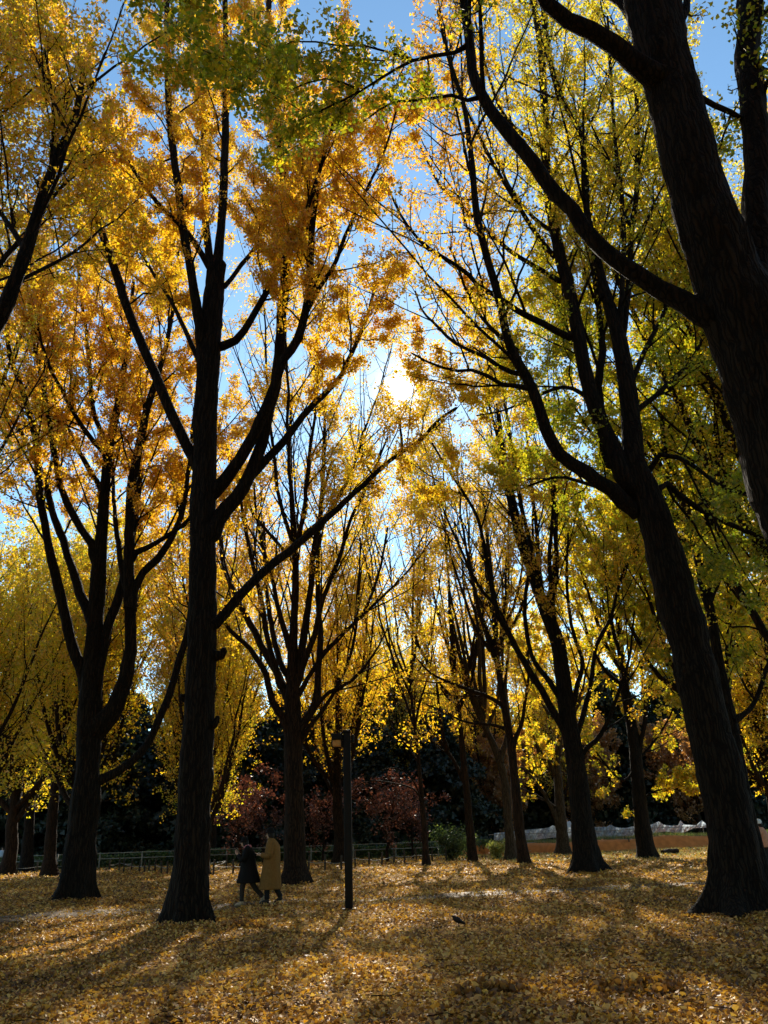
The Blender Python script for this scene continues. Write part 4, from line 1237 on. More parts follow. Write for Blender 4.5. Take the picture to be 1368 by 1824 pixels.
M_NET = new_mat('white_netting')
_m, _t, _o = M_NET
_d = N(_t, 'ShaderNodeBsdfDiffuse')
_g = N(_t, 'ShaderNodeTexCoord')
_n = N(_t, 'ShaderNodeTexNoise', Scale=6.0, Detail=6.0)
_t.links.new(_g.outputs['Object'], _n.inputs['Vector'])
_c = ramp(_t, _n.outputs['Fac'], [(0.35, (0.22, 0.26, 0.30)), (0.65, (0.50, 0.58, 0.64))])
_t.links.new(_c, _d.inputs['Color'])
_tr = N(_t, 'ShaderNodeBsdfTranslucent')
_t.links.new(_c, _tr.inputs['Color'])
_mx = N(_t, 'ShaderNodeMixShader', Fac=0.55)
_t.links.new(_d.outputs[0], _mx.inputs[1])
_t.links.new(_tr.outputs[0], _mx.inputs[2])
_t.links.new(_mx.outputs[0], _o.inputs['Surface'])
M_NET = _m
M_POST = simple('weathered_post', (0.045, 0.035, 0.025), 0.85, 0.3, 20, 0.3)
M_RAIL = simple('grey_rail', (0.22, 0.22, 0.20), 0.6, 0.2, 10)


def netting():
    rg = np.random.default_rng(95)
    Y = 65.0
    top = [(880, 1484), (900, 1482), (940, 1478), (965, 1476), (978, 1474), (984, 1470), (1000, 1477), (1016, 1474), (1020, 1468), (1030, 1476), (1062, 1473), (1080, 1473), (1087, 1469), (1098, 1474), (1112, 1475), (1128, 1472), (1155, 1470), (1165, 1467), (1173, 1463), (1182, 1469), (1195, 1471), (1208, 1470), (1212, 1461), (1219, 1469), (1240, 1470), (1250, 1461), (1258, 1468), (1275, 1468), (1300, 1469), (1340, 1466)]
    bot = [(880, 1498), (950, 1497), (966, 1494), (985, 1492), (1020, 1494), (1080, 1492), (1100, 1491), (1130, 1488), (1160, 1486), (1185, 1481), (1200, 1483), (1216, 1484), (1236, 1475), (1258, 1474), (1300, 1476), (1340, 1474)]
    e = empty('netting', at_y(1090, 1490, Y), 'crumpled white netting draped along the top of the clay bank', 'netting')
    us = np.linspace(880, 1340, 260)
    vt = np.interp(us, *zip(*top))
    vb = np.interp(us, *zip(*bot))
    K = 9
    rows = []
    for j in range(K):
        f = j / (K - 1)
        yo = 0.20 * np.sin(us * 0.21 + 2 * f) + 0.14 * np.sin(us * 0.53 + 5 * f) - 0.5 * f ** 2 + 0.05 * rg.normal(size=len(us))
        rows.append(np.array([at_y(u, t + (b - t) * f, Y + o) for u, t, b, o in zip(us, vt, vb, yo)]))
    V = np.stack(rows, 1).reshape(-1, 3)
    i = np.arange(len(V)).reshape(260, K)
    F = np.stack([i[:-1, :-1], i[1:, :-1], i[1:, 1:], i[:-1, 1:]], -1).reshape(-1, 4)
    mesh_np('net_sheet', V, F, M_NET, e)
    for u in (905, 950, 984, 1020, 1055, 1087, 1118, 1145, 1173, 1212, 1250, 1290, 1330):
        t = at_y(u, np.interp(u, *zip(*top)) + 2, Y + 0.25)
        P = np.array([[t[0], t[1], 0.3], [t[0], t[1], t[2] * 0.6], t])
        V, q = tubes(P[None], np.full((1, 3), 0.03), 6)
        mesh_np('post', V, q, M_RAIL, e, smooth=True)
    P = resample(np.array([at_y(u, v, Y - 0.5) for u, v in [(870, 1487), (966, 1484), (1080, 1480), (1160, 1475), (1340, 1470)]]), 30)
    V, q = tubes(P[None], np.full((1, 30), 0.025), 6)
    mesh_np('rail', V, q, M_RAIL, e, smooth=True)


netting()


def box_mesh(c, sx, sy, sz):
    x, y, z = sx / 2, sy / 2, sz / 2
    v = np.array([[-x, -y, -z], [x, -y, -z], [x, y, -z], [-x, y, -z], [-x, -y, z], [x, -y, z], [x, y, z], [-x, y, z]]) + np.asarray(c)
    f = np.array([[0, 3, 2, 1], [4, 5, 6, 7], [0, 1, 5, 4], [1, 2, 6, 5], [2, 3, 7, 6], [3, 0, 4, 7]])
    return v, f


def post_fence(px, h, label, wire=(0.55,), pr=0.05, cat='fence', mat=None, name='post_fence'):
    pts = [gpt(u, v) for u, v in px]
    e = empty(name, pts[len(pts) // 2], label, cat)
    rg = random.Random(len(px))
    tops = []
    for p in pts:
        z = float(gz(p[0], p[1]))
        hh = h * rg.uniform(0.88, 1.08)
        P = np.array([[p[0], p[1], z - 0.1], [p[0] + rg.uniform(-.02, .02), p[1], z + hh * 0.5], [p[0] + rg.uniform(-.04, .04), p[1], z + hh], [p[0], p[1], z + hh + 0.01]])
        V, q = tubes(P[None], np.array([[pr, pr, pr * 0.95, pr * 0.1]]), 7)
        mesh_np('post', V, q, mat or M_POST, e, smooth=False)
        tops.append((p[0], p[1], z + hh))
    order = sorted(tops, key=lambda t: t[0])
    for wz in wire:
        for a, b in zip(order[:-1], order[1:]):
            a_, b_ = np.array(a), np.array(b)
            a_[2] -= h * (1 - wz)
            b_[2] -= h * (1 - wz)
            mid = (a_ + b_) / 2
            mid[2] -= 0.04
            P = resample(np.array([a_, mid, b_]), 5)
            V, q = tubes(P[None], np.full((1, 5), 0.014), 4)
            mesh_np('rope', V, q, M_RAIL, e)
    return e


post_fence([(8, 1555), (23, 1554), (30, 1555), (65, 1554), (113, 1553)], 0.65, 'low dark posts with rope at the left edge by the black trunk')
post_fence([(194, 1552), (212, 1551), (220, 1553), (234, 1551), (248, 1553), (257, 1555), (265, 1555), (276, 1554), (287, 1557), (297, 1558), (380, 1559), (403, 1550), (415, 1557), (440, 1555)], 0.7, 'row of low dark posts between the forked left tree and the walkers')
post_fence([(550, 1553), (579, 1551), (608, 1550), (633, 1546), (657, 1544), (680, 1543), (702, 1540), (721, 1539), (742, 1537), (770, 1535), (795, 1534)], 0.75, 'row of low dark posts with rope behind the lamp post')
post_fence([(895, 1523), (932, 1522), (966, 1519), (1004, 1518), (1043, 1517), (1083, 1516), (1123, 1515), (1163, 1512), (1203, 1510), (1244, 1508), (1258, 1508), (1300, 1506)], 0.85, 'thin post and rope fence in front of the orange clay bank', wire=(0.35, 0.95), pr=0.035)


def rail_fence():
    e = empty('rail_fence', (-18, 59.5, 0), 'long grey two-rail fence in front of the dark hedge', 'fence')
    xs = np.arange(-42, 6, 3.0)
    for x in xs:
        V, f = box_mesh((x, 59.5, 0.5), 0.08, 0.08, 1.05)
        mesh_np('post', V, f, M_RAIL, e)
    for z in (0.62, 0.98):
        V, f = box_mesh((-19.5, 59.44, z), 48, 0.04, 0.05)
        mesh_np('rail', V, f, M_RAIL, e)


rail_fence()

# ------------------------------------------------------------------ lamp post
M_BLACK = simple('black_paint', (0.003, 0.003, 0.0032), 0.6, 0.2, 12)
M_GLASS = simple('amber_diffuser', (0.50, 0.26, 0.08), 0.35, 0.2, 6)


def lathe(profile, S=16):
    """profile [(r,z)] -> verts, faces"""
    a = np.linspace(0, 2 * np.pi, S, endpoint=False)
    P = np.array(profile, float)
    V = np.stack([P[:, 0:1] * np.cos(a), P[:, 0:1] * np.sin(a), P[:, 1:2] * np.ones(S)], -1).reshape(-1, 3)
    k = len(P)
    i = np.arange(k * S).reshape(k, S)
    nx = np.roll(i, -1, 1)
    F = np.stack([i[:-1], nx[:-1], nx[1:], i[1:]], -1).reshape(-1, 4)
    return V, F


def bevel_box(name, c, sx, sy, sz, mat, parent, bev=0.012):
    v, f = box_mesh(c, sx, sy, sz)
    o = mesh_np(name, v, f, mat, parent)
    b = o.modifiers.new('bevel', 'BEVEL')
    b.width, b.segments = bev, 2
    return o


def lamp_post():
    b = gpt(622, 1628)
    z0 = float(gz(b[0], b[1]))
    e = empty('lamp_post', (b[0], b[1], z0), 'slim square black lamp post standing by the path, lantern on its left side', 'lamp post')
    h = at_y(618, 1305, b[1])[2]
    bx, by = b[0], b[1]
    bevel_box('pole', (bx, by, z0 + h / 2 - 0.1), 0.165, 0.165, h + 0.2 - 0.01, M_BLACK, e, 0.015)
    bevel_box('base_plate', (bx, by, z0 + 0.02), 0.30, 0.30, 0.05, M_BLACK, e)
    bevel_box('cap', (bx, by, h + 0.01), 0.19, 0.19, 0.045, M_BLACK, e)
    bevel_box('lamp_arm', (bx - 0.13, by, h - 0.11), 0.10, 0.10, 0.12, M_BLACK, e)
    bevel_box('lamp_housing', (bx - 0.225, by, h - 0.09), 0.24, 0.26, 0.14, M_BLACK, e)
    bevel_box('diffuser', (bx - 0.23, by, h - 0.23), 0.19, 0.20, 0.138, M_GLASS, e)
    for sx in (-1, 1):
        for sy in (-1, 1):
            bevel_box('frame_bar', (bx - 0.23 + sx * 0.11, by + sy * 0.115, h - 0.235), 0.018, 0.018, 0.155, M_BLACK, e, 0.003)
    bevel_box('junction_box', (bx + 0.13, by, h - 0.14), 0.07, 0.12, 0.18, M_BLACK, e)


lamp_post()


# ------------------------------------------------------------------ people
M_SKIN = simple('skin', (0.48, 0.30, 0.21), 0.55, 0.08, 10)
M_HAIR = simple('dark_hair', (0.012, 0.010, 0.009), 0.5, 0.3, 40)


def loft(rings, S=18, cap=True):
    """rings [(cx,cy,cz,rx,ry)] horizontal ellipses -> verts, faces"""
    a = np.linspace(0, 2 * np.pi, S, endpoint=False)
    V = []
    for cx, cy_, cz, rx, ry in rings:
        V.append(np.stack([cx + rx * np.cos(a), cy_ + ry * np.sin(a), np.full(S, cz)], 1))
    V = np.concatenate(V)
    k = len(rings)
    i = np.arange(k * S).reshape(k, S)
    nx = np.roll(i, -1, 1)
    F = [np.stack([i[:-1], nx[:-1], nx[1:], i[1:]], -1).reshape(-1, 4)]
    if cap:
        V = np.vstack([V, [rings[0][:3]], [rings[-1][:3]]])
        F.append(np.stack([np.roll(i[0], -1), i[0], np.full(S, k * S)], 1))
        F.append(np.stack([i[-1], np.roll(i[-1], -1), np.full(S, k * S + 1)], 1))
    return V, F


def tube_path(pts, rad, S=10, n=14):
    D = resample(np.column_stack([np.array(pts, float), np.array(rad, float)]), n)
    V, q = tubes(D[None, :, :3], D[None, :, 3], S)
    i0 = np.arange(S)
    i1 = np.arange((n - 1) * S, n * S)
    V = np.vstack([V, D[0, :3], D[-1, :3]])
    t = np.concatenate([np.stack([np.roll(i0, -1), i0, np.full(S, len(V) - 2)], 1), np.stack([i1, np.roll(i1, -1), np.full(S, len(V) - 1)], 1)])
    return V, [q, t]


def join(parts):
    V, Q, T_, off = [], [], [], 0
    for v, fs in parts:
        if not isinstance(fs, list):
            fs = [fs]
        for f in fs:
            (Q if f.shape[1] == 4 else T_).append(f + off)
        V.append(v)
        off += len(v)
    out_ = []
    if Q:
        out_.append(np.concatenate(Q))
    if T_:
        out_.append(np.concatenate(T_))
    return np.concatenate(V), out_


def skin_body(joints, edges, root, name='body'):
    """one continuous figure grown round a skeleton; joints {name:(x,y,z,r)}"""
    keys = list(joints)
    me = bpy.data.meshes.new(name)
    me.from_pydata([joints[k][:3] for k in keys], [(keys.index(a), keys.index(b)) for a, b in edges], [])
    o = bpy.data.objects.new(name, me)
    COL.objects.link(o)
    md = o.modifiers.new('skin', 'SKIN')
    md.use_smooth_shade = True
    for i, k in enumerate(keys):
        r = joints[k][3]
        rr = r if isinstance(r, tuple) else (r, r)
        sv = me.skin_vertices[0].data[i]
        sv.radius = rr
        sv.use_root = (k == 'pelvis')
    sb = o.modifiers.new('sub', 'SUBSURF')
    sb.levels = sb.render_levels = 1
    dg = bpy.context.evaluated_depsgraph_get()
    m2 = bpy.data.meshes.new_from_object(o.evaluated_get(dg))
    o.modifiers.clear()
    o.data = m2
    m2.materials.clear()
    m2.materials.append(M_SKIN)
    o.parent = root
    return o


def hand(J, E, wrist, d, side, pre, palm_n):
    """palm and five bent fingers from the wrist joint; d = finger direction, side = towards the thumb, palm_n = curl direction"""
    w = np.array(J[wrist][:3])
    d, side, cn = (np.array(x, float) / np.linalg.norm(x) for x in (d, side, palm_n))
    pc = w + d * 0.055
    J[pre + 'palm'] = (*pc, (0.036, 0.018))
    E.append((wrist, pre + 'palm'))
    for i, (o_, ln) in enumerate([(0.028, 0.066), (0.010, 0.075), (-0.010, 0.070), (-0.027, 0.054)]):
        a = w + d * 0.095 + side * o_
        b = a + d * ln * 0.55 + cn * ln * 0.25
        c = b + d * ln * 0.2 + cn * ln * 0.45
        for nm, p, r in (('a', a, 0.010), ('b', b, 0.009), ('c', c, 0.008)):
            J[f'{pre}f{i}{nm}'] = (*p, r)
        E += [(pre + 'palm', f'{pre}f{i}a'), (f'{pre}f{i}a', f'{pre}f{i}b'), (f'{pre}f{i}b', f'{pre}f{i}c')]
    a = w + d * 0.035 + side * 0.035
    b = a + d * 0.03 + side * 0.02 + cn * 0.015
    J[pre + 'ta'] = (*a, 0.012)
    J[pre + 'tb'] = (*b, 0.010)
    E += [(wrist, pre + 'ta'), (pre + 'ta', pre + 'tb')]


def person(loc, rz, H, label, pose, clothes, group=None):
    """local frame: +x is where the person faces, z up, built for 1.7 m and scaled"""
    root = empty('person', loc, label, 'person', group)
    J = {'pelvis': (0, 0, 0.93, (0.15, 0.11)), 'waist': (0.0, 0, 1.07, (0.13, 0.10)), 'chest': (0.01, 0, 1.28, (0.16, 0.11)), 'collar': (0.015, 0, 1.40, (0.09, 0.07))}
    hx, hz = pose.get('head', (0.05, 1.56))
    J['neck'] = (0.02 + (hx - 0.02) * 0.35, 0, 1.46, 0.05)
    J['skull'] = (hx, 0, hz, (0.078, 0.088))
    J['crown_top'] = (hx - 0.015, 0, hz + 0.09, 0.055)
    J['nose'] = (hx + 0.098, 0, hz - 0.012, 0.014)
    J['chin'] = (hx + 0.062, 0, hz - 0.085, 0.03)
    E = [('pelvis', 'waist'), ('waist', 'chest'), ('chest', 'collar'), ('collar', 'neck'), ('neck', 'skull'), ('skull', 'crown_top'), ('skull', 'nose'), ('skull', 'chin')]
    legs, arms = [], []
    for s, nm in ((1, 'l'), (-1, 'r')):
        sh = pose.get('sh' + nm, (0.01, 0.18 * s, 1.37))
        el, wr, hd = pose['arm' + nm]
        J['sh' + nm] = (*sh, 0.055)
        J['el' + nm] = (*el, 0.042)
        J['wr' + nm] = (*wr, 0.028)
        E += [('collar', 'sh' + nm), ('sh' + nm, 'el' + nm), ('el' + nm, 'wr' + nm)]
        hand(J, E, 'wr' + nm, hd[0], hd[1], 'h' + nm, hd[2])
        kn, an, toe = pose['leg' + nm]
        hip = (0, 0.09 * s, 0.90)
        J['hip' + nm] = (*hip, 0.085)
        J['kn' + nm] = (*kn, 0.058)
        J['an' + nm] = (*an, 0.038)
        J['toe' + nm] = (*toe, 0.03)
        E += [('pelvis', 'hip' + nm), ('hip' + nm, 'kn' + nm), ('kn' + nm, 'an' + nm), ('an' + nm, 'toe' + nm)]
        legs.append((hip, kn, an, toe))
        arms.append((sh, el, wr))
    skin_body(J, E, root)
    for s in (-1, 1):
        V, F = lathe([(0.0001, -0.011), (0.008, -0.008), (0.011, 0), (0.008, 0.008), (0.0001, 0.011)], 8)
        mesh_np('eye', V + np.array([hx + 0.083, 0.032 * s, hz + 0.008]), F, M_HAIR, root, smooth=True).matrix_parent_inverse = Matrix()
    c = clothes

    def put(nm, parts, mat):
        V, F = join(parts)
        o = mesh_np(nm, V, F, mat, None, smooth=True)
        o.parent = root
        return o
    put('trousers', [tube_path([h, k, (a[0], a[1], a[2] + 0.03)], [0.105, 0.078, c.get('cuff', 0.062)]) for h, k, a, t in legs] + [loft([(0, 0, 0.84, 0.12, 0.17), (0, 0, 0.95, 0.13, 0.17), (0, 0, 1.03, 0.12, 0.15)])], c['trousers'])
    for h, k, a, t in legs:
        d = np.array(t) - np.array(a)
        heel = np.array(a) - d * 0.35 + np.array([0, 0, -0.03])
        put('shoe', [tube_path([heel, np.array(a) + d * 0.2 + [0, 0, -0.015], np.array(a) + d * 0.75, np.array(t) + d * 0.25], [0.035, 0.05, 0.045, 0.028], 10, 10), tube_path([np.array(a) + [0, 0, -0.03], np.array(a) + [0, 0, 0.06]], [0.052, 0.05], 10, 4)], c['shoes'])
    cr = loft(c['coat_rings'], 48)
    v_ = cr[0]
    th = np.arctan2(v_[:, 1], v_[:, 0])
    amt = np.clip((1.15 - v_[:, 2]) / 0.7, 0, 1) * 0.055 + 0.012
    kf = 1 + amt * np.sin(7 * th + 3 * np.sin(2 * th) + 2.5 * v_[:, 2]) * (np.hypot(v_[:, 0], v_[:, 1]) > 0.03)
    v_[:, 0] *= kf
    v_[:, 1] *= kf
    body = [cr]
    for sh, el, wr in arms:
        e_ = np.array(el)
        body.append(tube_path([(sh[0], sh[1] * 0.75, sh[2]), sh, el, np.array(wr) + (e_ - np.array(wr)) * 0.15], [0.07, 0.085, 0.072, 0.058], 12, 16))
    put('coat', body, c['coat'])
    if c.get('hat'):
        z0 = hz + 0.02
        put('hat', [(lambda vf: (vf[0] + np.array([hx - 0.01, 0, z0]), vf[1]))(lathe(c['hat'], 18))], c['hat_mat'])
    hair = [loft([(hx - 0.045, 0, hz - 0.13, 0.05, 0.065), (hx - 0.04, 0, hz - 0.05, 0.075, 0.092), (hx - 0.03, 0, hz + 0.04, 0.09, 0.096), (hx - 0.02, 0, hz + 0.10, 0.08, 0.08), (hx - 0.02, 0, hz + 0.135, 0.03, 0.03)], 16)]
    put('hair', hair, M_HAIR)
    if c.get('scarf'):
        put('scarf', [loft([(0.03, 0, 1.38, 0.11, 0.12), (0.035, 0, 1.43, 0.115, 0.115), (0.04, 0, 1.48, 0.09, 0.09)], 16)], c['scarf'])
    k = H / 1.7
    root.scale = (k, k, k)
    root.rotation_euler = (0, 0, rz)
    return root


M_BLACKCOAT = simple('black_wool', (0.007, 0.006, 0.0055), 0.9, 0.2, 30)
M_MUSTARD = simple('mustard_wool', (0.19, 0.102, 0.028), 0.9, 0.15, 30)
M_JEANS = simple('dark_cloth', (0.014, 0.014, 0.015), 0.85, 0.2, 30)
M_GREYT = simple('grey_trousers', (0.035, 0.029, 0.024), 0.85, 0.2, 30)
M_SHOE = simple('pale_shoe', (0.42, 0.32, 0.21), 0.6, 0.15, 20)
M_DSHOE = simple('dark_shoe', (0.03, 0.025, 0.022), 0.5, 0.2, 20)
M_BEIGE = simple('rosy_beige_jacket', (0.52, 0.27, 0.18), 0.85, 0.12, 25)
M_BLUE = simple('pale_blue_shirt', (0.42, 0.52, 0.66), 0.85, 0.12, 25)
M_PINK = simple('pink_scarf', (0.42, 0.16, 0.17), 0.9, 0.3, 40)
M_MASK = simple('white_cap', (0.70, 0.70, 0.68), 0.8, 0.05, 20)
BEANIE = [(0.098, -0.01), (0.106, 0.0), (0.106, 0.03), (0.100, 0.05), (0.098, 0.08), (0.075, 0.125), (0.03, 0.148), (0.001, 0.152)]
BRIM = [(0.135, 0.012), (0.138, 0.02), (0.106, 0.035), (0.104, 0.07), (0.094, 0.115), (0.06, 0.14), (0.001, 0.148)]

fc = gpt(440, 1614)
person((fc[0], fc[1], float(gz(fc[0], fc[1]))), R(180), 1.60, 'person in a knee-length black coat walking left, head bent over raised hands',
       {'head': (0.13, 1.53),
        'arml': ((0.10, 0.26, 1.12), (0.28, 0.10, 1.24), ((0.5, -0.35, 0.6), (-0.3, -0.4, 0.9), (-0.2, -1, 0.1))),
        'armr': ((0.10, -0.26, 1.12), (0.27, -0.08, 1.25), ((0.5, 0.35, 0.6), (-0.3, 0.4, 0.9), (-0.2, 1, 0.1))),
        'legl': ((0.12, 0.08, 0.50), (0.13, 0.08, 0.09), (0.27, 0.08, 0.035)),
        'legr': ((-0.12, -0.09, 0.51), (-0.40, -0.09, 0.17), (-0.34, -0.09, 0.04))},
       {'coat': M_BLACKCOAT, 'trousers': M_GREYT, 'shoes': M_SHOE, 'cuff': 0.055,
        'coat_rings': [(-0.02, 0, 0.55, 0.31, 0.30), (-0.02, 0, 0.58, 0.31, 0.30), (-0.01, 0, 0.80, 0.25, 0.26), (0, 0, 1.00, 0.205, 0.235), (0.0, 0, 1.15, 0.185, 0.225), (0.0, 0, 1.30, 0.165, 0.225), (0.015, 0, 1.39, 0.12, 0.17), (0.03, 0, 1.45, 0.075, 0.08), (0.04, 0, 1.47, 0.06, 0.065)],
        'hat': BEANIE, 'hat_mat': M_BLACKCOAT, 'scarf': M_PINK}, group='two people walking along the path')
fm = gpt(482, 1613)
wm = person((fm[0], fm[1], float(gz(fm[0], fm[1]))), R(180), 1.74, 'person in a long mustard coat and dark hat walking behind the black coat',
            {'head': (0.06, 1.555),
             'arml': ((0.02, 0.27, 1.08), (0.25, 0.20, 1.10), ((1, -0.2, 0.15), (0, -0.3, 1), (0, -1, -0.1))),
             'armr': ((-0.02, -0.26, 1.08), (0.10, -0.22, 0.86), ((0.4, 0.1, -1), (1, 0, 0.3), (0, 1, 0))),
             'legl': ((0.08, 0.08, 0.50), (0.08, 0.08, 0.09), (0.22, 0.08, 0.035)),
             'legr': ((-0.04, -0.09, 0.50), (-0.22, -0.09, 0.13), (-0.10, -0.09, 0.035))},
            {'coat': M_MUSTARD, 'trousers': M_JEANS, 'shoes': M_DSHOE,
             'coat_rings': [(0.02, 0, 0.33, 0.26, 0.27), (0.02, 0, 0.36, 0.26, 0.27), (0.01, 0, 0.62, 0.235, 0.26), (0.0, 0, 0.88, 0.21, 0.25), (-0.01, 0, 1.04, 0.20, 0.235), (-0.02, 0, 1.18, 0.185, 0.23), (-0.02, 0, 1.31, 0.165, 0.23), (0.0, 0, 1.40, 0.12, 0.17), (0.025, 0, 1.46, 0.08, 0.085), (0.03, 0, 1.49, 0.07, 0.075)],
             'hat': BRIM, 'hat_mat': M_BLACKCOAT}, group='two people walking along the path')
k = 1.74 / 1.7
V, F = lathe([(0.001, 0), (0.026, 0), (0.034, 0.09), (0.036, 0.10), (0.001, 0.105)], 14)
cup = mesh_np('paper_cup', V + np.array([fm[0] - 0.37 * k, fm[1] - 0.185 * k, 1.06 * k]), F, M_BLACKCOAT, smooth=True)
tag(cup, 'small dark cup held in the hand of the person in mustard', 'cup')

fr = gpt(1372, 1556)
person((fr[0], fr[1], float(gz(fr[0], fr[1]))), R(165), 1.62, 'person in a rosy beige jacket raising a phone beside the right edge',
       {'head': (0.05, 1.56),
        'arml': ((0.22, 0.24, 1.22), (0.40, 0.13, 1.44), ((0.35, -0.2, 1), (-0.3, -1, 0), (1, 0, 0.2))),
        'armr': ((0.22, -0.22, 1.22), (0.40, -0.11, 1.44), ((0.35, 0.2, 1), (-0.3, 1, 0), (1, 0, 0.2))),
        'legl': ((0.02, 0.10, 0.50), (0.0, 0.10, 0.09), (0.14, 0.10, 0.035)),
        'legr': ((0.02, -0.10, 0.50), (-0.02, -0.10, 0.09), (0.12, -0.11, 0.035))},
       {'coat': M_BEIGE, 'trousers': M_JEANS, 'shoes': M_PINK,
        'coat_rings': [(0, 0, 0.84, 0.185, 0.225), (0, 0, 0.87, 0.19, 0.23), (0, 0, 1.05, 0.185, 0.235), (0, 0, 1.2, 0.18, 0.23), (0, 0, 1.32, 0.16, 0.225), (0.01, 0, 1.40, 0.115, 0.165), (0.02, 0, 1.46, 0.07, 0.075)],
        'hat': BEANIE, 'hat_mat': M_MASK})
ang = R(165)
lp = np.array([0.47, 0.01, 1.53]) * (1.62 / 1.7)
wp = np.array([fr[0] + lp[0] * math.cos(ang) - lp[1] * math.sin(ang), fr[1] + lp[0] * math.sin(ang) + lp[1] * math.cos(ang), lp[2] + 0.02])
ph = mesh_np('phone', box_mesh((0, 0, 0), 0.012, 0.155, 0.078)[0], box_mesh((0, 0, 0), 1, 1, 1)[1], M_BLACK)
ph.location = tuple(wp)
ph.rotation_euler = (0, R(-10), ang)
tag(ph, 'dark phone held up by the person in the rosy beige jacket', 'phone')

STAND = {'head': (0.04, 1.56),
         'arml': ((-0.02, 0.26, 1.10), (0.06, 0.27, 0.86), ((0.2, 0, -1), (1, 0, 0), (0, -1, 0))),
         'armr': ((-0.02, -0.26, 1.10), (0.06, -0.27, 0.86), ((0.2, 0, -1), (1, 0, 0), (0, 1, 0))),
         'legl': ((0.02, 0.10, 0.50), (0.0, 0.10, 0.09), (0.14, 0.10, 0.035)),
         'legr': ((0.02, -0.10, 0.50), (-0.02, -0.10, 0.09), (0.12, -0.11, 0.035))}
SHIRT = [(0, 0, 0.86, 0.16, 0.20), (0, 0, 0.89, 0.165, 0.205), (0, 0, 1.05, 0.155, 0.20), (0, 0, 1.2, 0.16, 0.205), (0, 0, 1.32, 0.15, 0.21), (0.01, 0, 1.40, 0.11, 0.16), (0.02, 0, 1.45, 0.065, 0.07)]
pb = at_y(1012, 1478, 68)
person((pb[0], 68, 0.62), R(250), 1.72, 'distant person in a pale blue shirt standing behind the white netting', STAND,
       {'coat': M_BLUE, 'trousers': M_BLUE, 'shoes': M_DSHOE, 'coat_rings': SHIRT})
pl = gpt(-1, 1549)
person((pl[0], pl[1], 0), R(300), 1.66, 'distant person in a pale blue jacket cut off by the left edge', STAND,
       {'coat': M_BLUE, 'trousers': M_JEANS, 'shoes': M_MASK, 'coat_rings': SHIRT})


# ------------------------------------------------------------------ small things on the ground
def bird():
    p = gpt(817, 1656)
    e = empty('bird', (p[0], p[1], float(gz(p[0], p[1]))), 'dark bird on the leaves right of the lamp post', 'bird')
    e.scale = (0.72, 0.72, 0.72)
    m = simple('dark_feather', (0.012, 0.010, 0.011), 0.6, 0.3, 30)
    b = [tube_path([(0.17, 0, 0.06), (0.10, 0, 0.085), (0.02, 0, 0.13), (-0.06, 0, 0.17), (-0.10, 0, 0.215), (-0.13, 0, 0.225)], [0.012, 0.03, 0.062, 0.06, 0.036, 0.022], 12, 22),
         tube_path([(-0.13, 0, 0.225), (-0.165, 0, 0.21)], [0.012, 0.003], 6, 4)]
    V, F = join(b)
    o = mesh_np('body', V, F, m, None, smooth=True)
    o.parent = e
    for s in (-1, 1):
        V, F = tube_path([(-0.05, 0.05 * s, 0.17), (0.04, 0.058 * s, 0.13), (0.15, 0.022 * s, 0.085)], [0.018, 0.03, 0.006], 8, 10)
        o = mesh_np('wing', V, F, m, None, smooth=True)
        o.parent = e
        V, F = join([tube_path([(0.0, 0.025 * s, 0.10), (0.005, 0.025 * s, 0.05), (-0.005, 0.025 * s, 0.004)], [0.012, 0.006, 0.005], 6, 6), tube_path([(0.012, 0.025 * s, 0.006), (-0.035, 0.025 * s, 0.006)], [0.004, 0.003], 5, 3)])
        o = mesh_np('leg', V, F, m, None, smooth=True)
        o.parent = e


bird()


def log():
    a, b = gpt(1181, 1523), gpt(1207, 1521)
    mid = (a + b) / 2
    P = np.array([a + [0, 0, 0.13], mid + [0, 0.1, 0.17], b + [0, 0, 0.14]])
    P = resample(P, 10)
    rg = np.random.default_rng(5)
    V, q = tubes(P[None], (0.13 + rg.normal(0, 0.012, 10))[None], 12)
    V = np.vstack([V, P[0], P[-1]])
    i0, i1 = np.arange(12), np.arange(108, 120)
    t = np.concatenate([np.stack([np.roll(i0, -1), i0, np.full(12, len(V) - 2)], 1), np.stack([i1, np.roll(i1, -1), np.full(12, len(V) - 1)], 1)])
    o = mesh_np('fallen_log', V, [q, t], M_BARK2, smooth=True)
    tag(o, 'short dark log lying on the sunlit grass before the clay bank', 'log')


log()


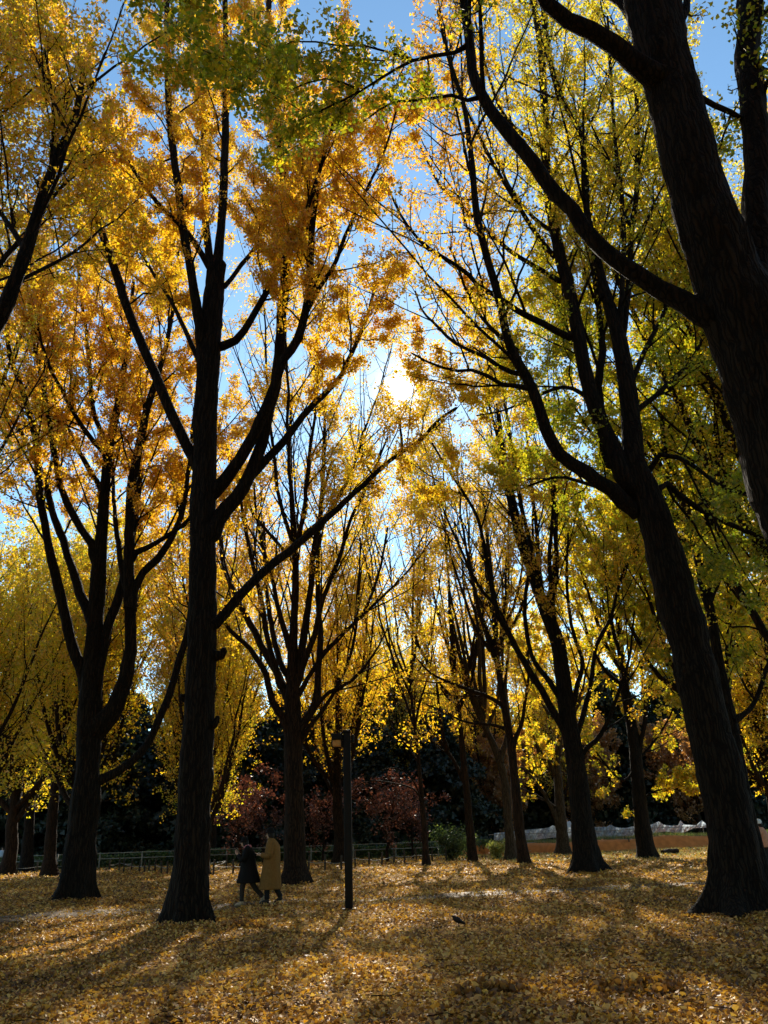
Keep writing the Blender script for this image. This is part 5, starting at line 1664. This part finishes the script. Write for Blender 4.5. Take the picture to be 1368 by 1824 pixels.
def mound(u, v, rad, h, label, seed):
    """a small heap of brown leaves"""
    rg = np.random.default_rng(seed)
    p = gpt(u, v)
    n = int(900 * rad * rad / 0.16)
    a, r = rg.uniform(0, 6.28, n), rad * np.sqrt(rg.random(n))
    x, y = p[0] + r * np.cos(a), p[1] + r * np.sin(a) * 0.8
    z = gz(x, y) + h * np.exp(-(r / rad) ** 2 * 2.2) * rg.uniform(0.4, 1.05, n) + 0.01
    o = leaf_mesh('leaf_heap', np.column_stack([x, y, z]), 0.07, np.clip(rg.beta(1.6, 3, n), 0, 1), M_LITTER, None, rg, 'fan', 0.2)
    tag(o, label, 'leaf heap')
    o['kind'] = 'thing'


def sticks():
    rg = np.random.default_rng(110)
    n = 170
    y = 7.5 + 20 * rg.random(n) ** 1.5
    x = rg.uniform(-0.5, 0.5, n) * y
    a = rg.uniform(0, 6.28, n)
    L = rg.uniform(0.12, 0.5, n)
    t = np.linspace(-0.5, 0.5, 5)
    P = np.zeros((n, 5, 3))
    bend = rg.normal(0, 0.12, n)
    for j, tt in enumerate(t):
        P[:, j, 0] = x + np.cos(a) * L * tt - np.sin(a) * bend * L * (tt * tt)
        P[:, j, 1] = y + np.sin(a) * L * tt + np.cos(a) * bend * L * (tt * tt)
        P[:, j, 2] = gz(P[:, j, 0], P[:, j, 1]) + 0.035 + rg.uniform(0, 0.03, n)
    V, q = tubes(P, rg.uniform(0.003, 0.007, n)[:, None] * np.linspace(1, 0.5, 5)[None], 4)
    o = mesh_np('fallen_twigs', V, q, M_BARK2)
    o['kind'] = 'stuff'
    o['label'] = 'short brown twigs scattered over the fallen leaves'


sticks()
mound(875, 1765, 0.38, 0.12, 'small heap of crumpled brown leaves near the front, right of the middle', 101)
mound(228, 1612, 0.55, 0.16, 'low dark heap of leaves between the forked left tree and the tall straight trunk', 102)
mound(440, 1654, 0.35, 0.10, 'small dark heap of leaves right of the tall straight trunk', 103)
mound(1135, 1765, 0.45, 0.10, 'flat dark heap of leaves near the front at the right', 104)

tri = 0
for me in bpy.data.meshes:
    lt = np.empty(len(me.polygons), np.int32)
    me.polygons.foreach_get('loop_total', lt)
    tri += int((lt - 2).sum())
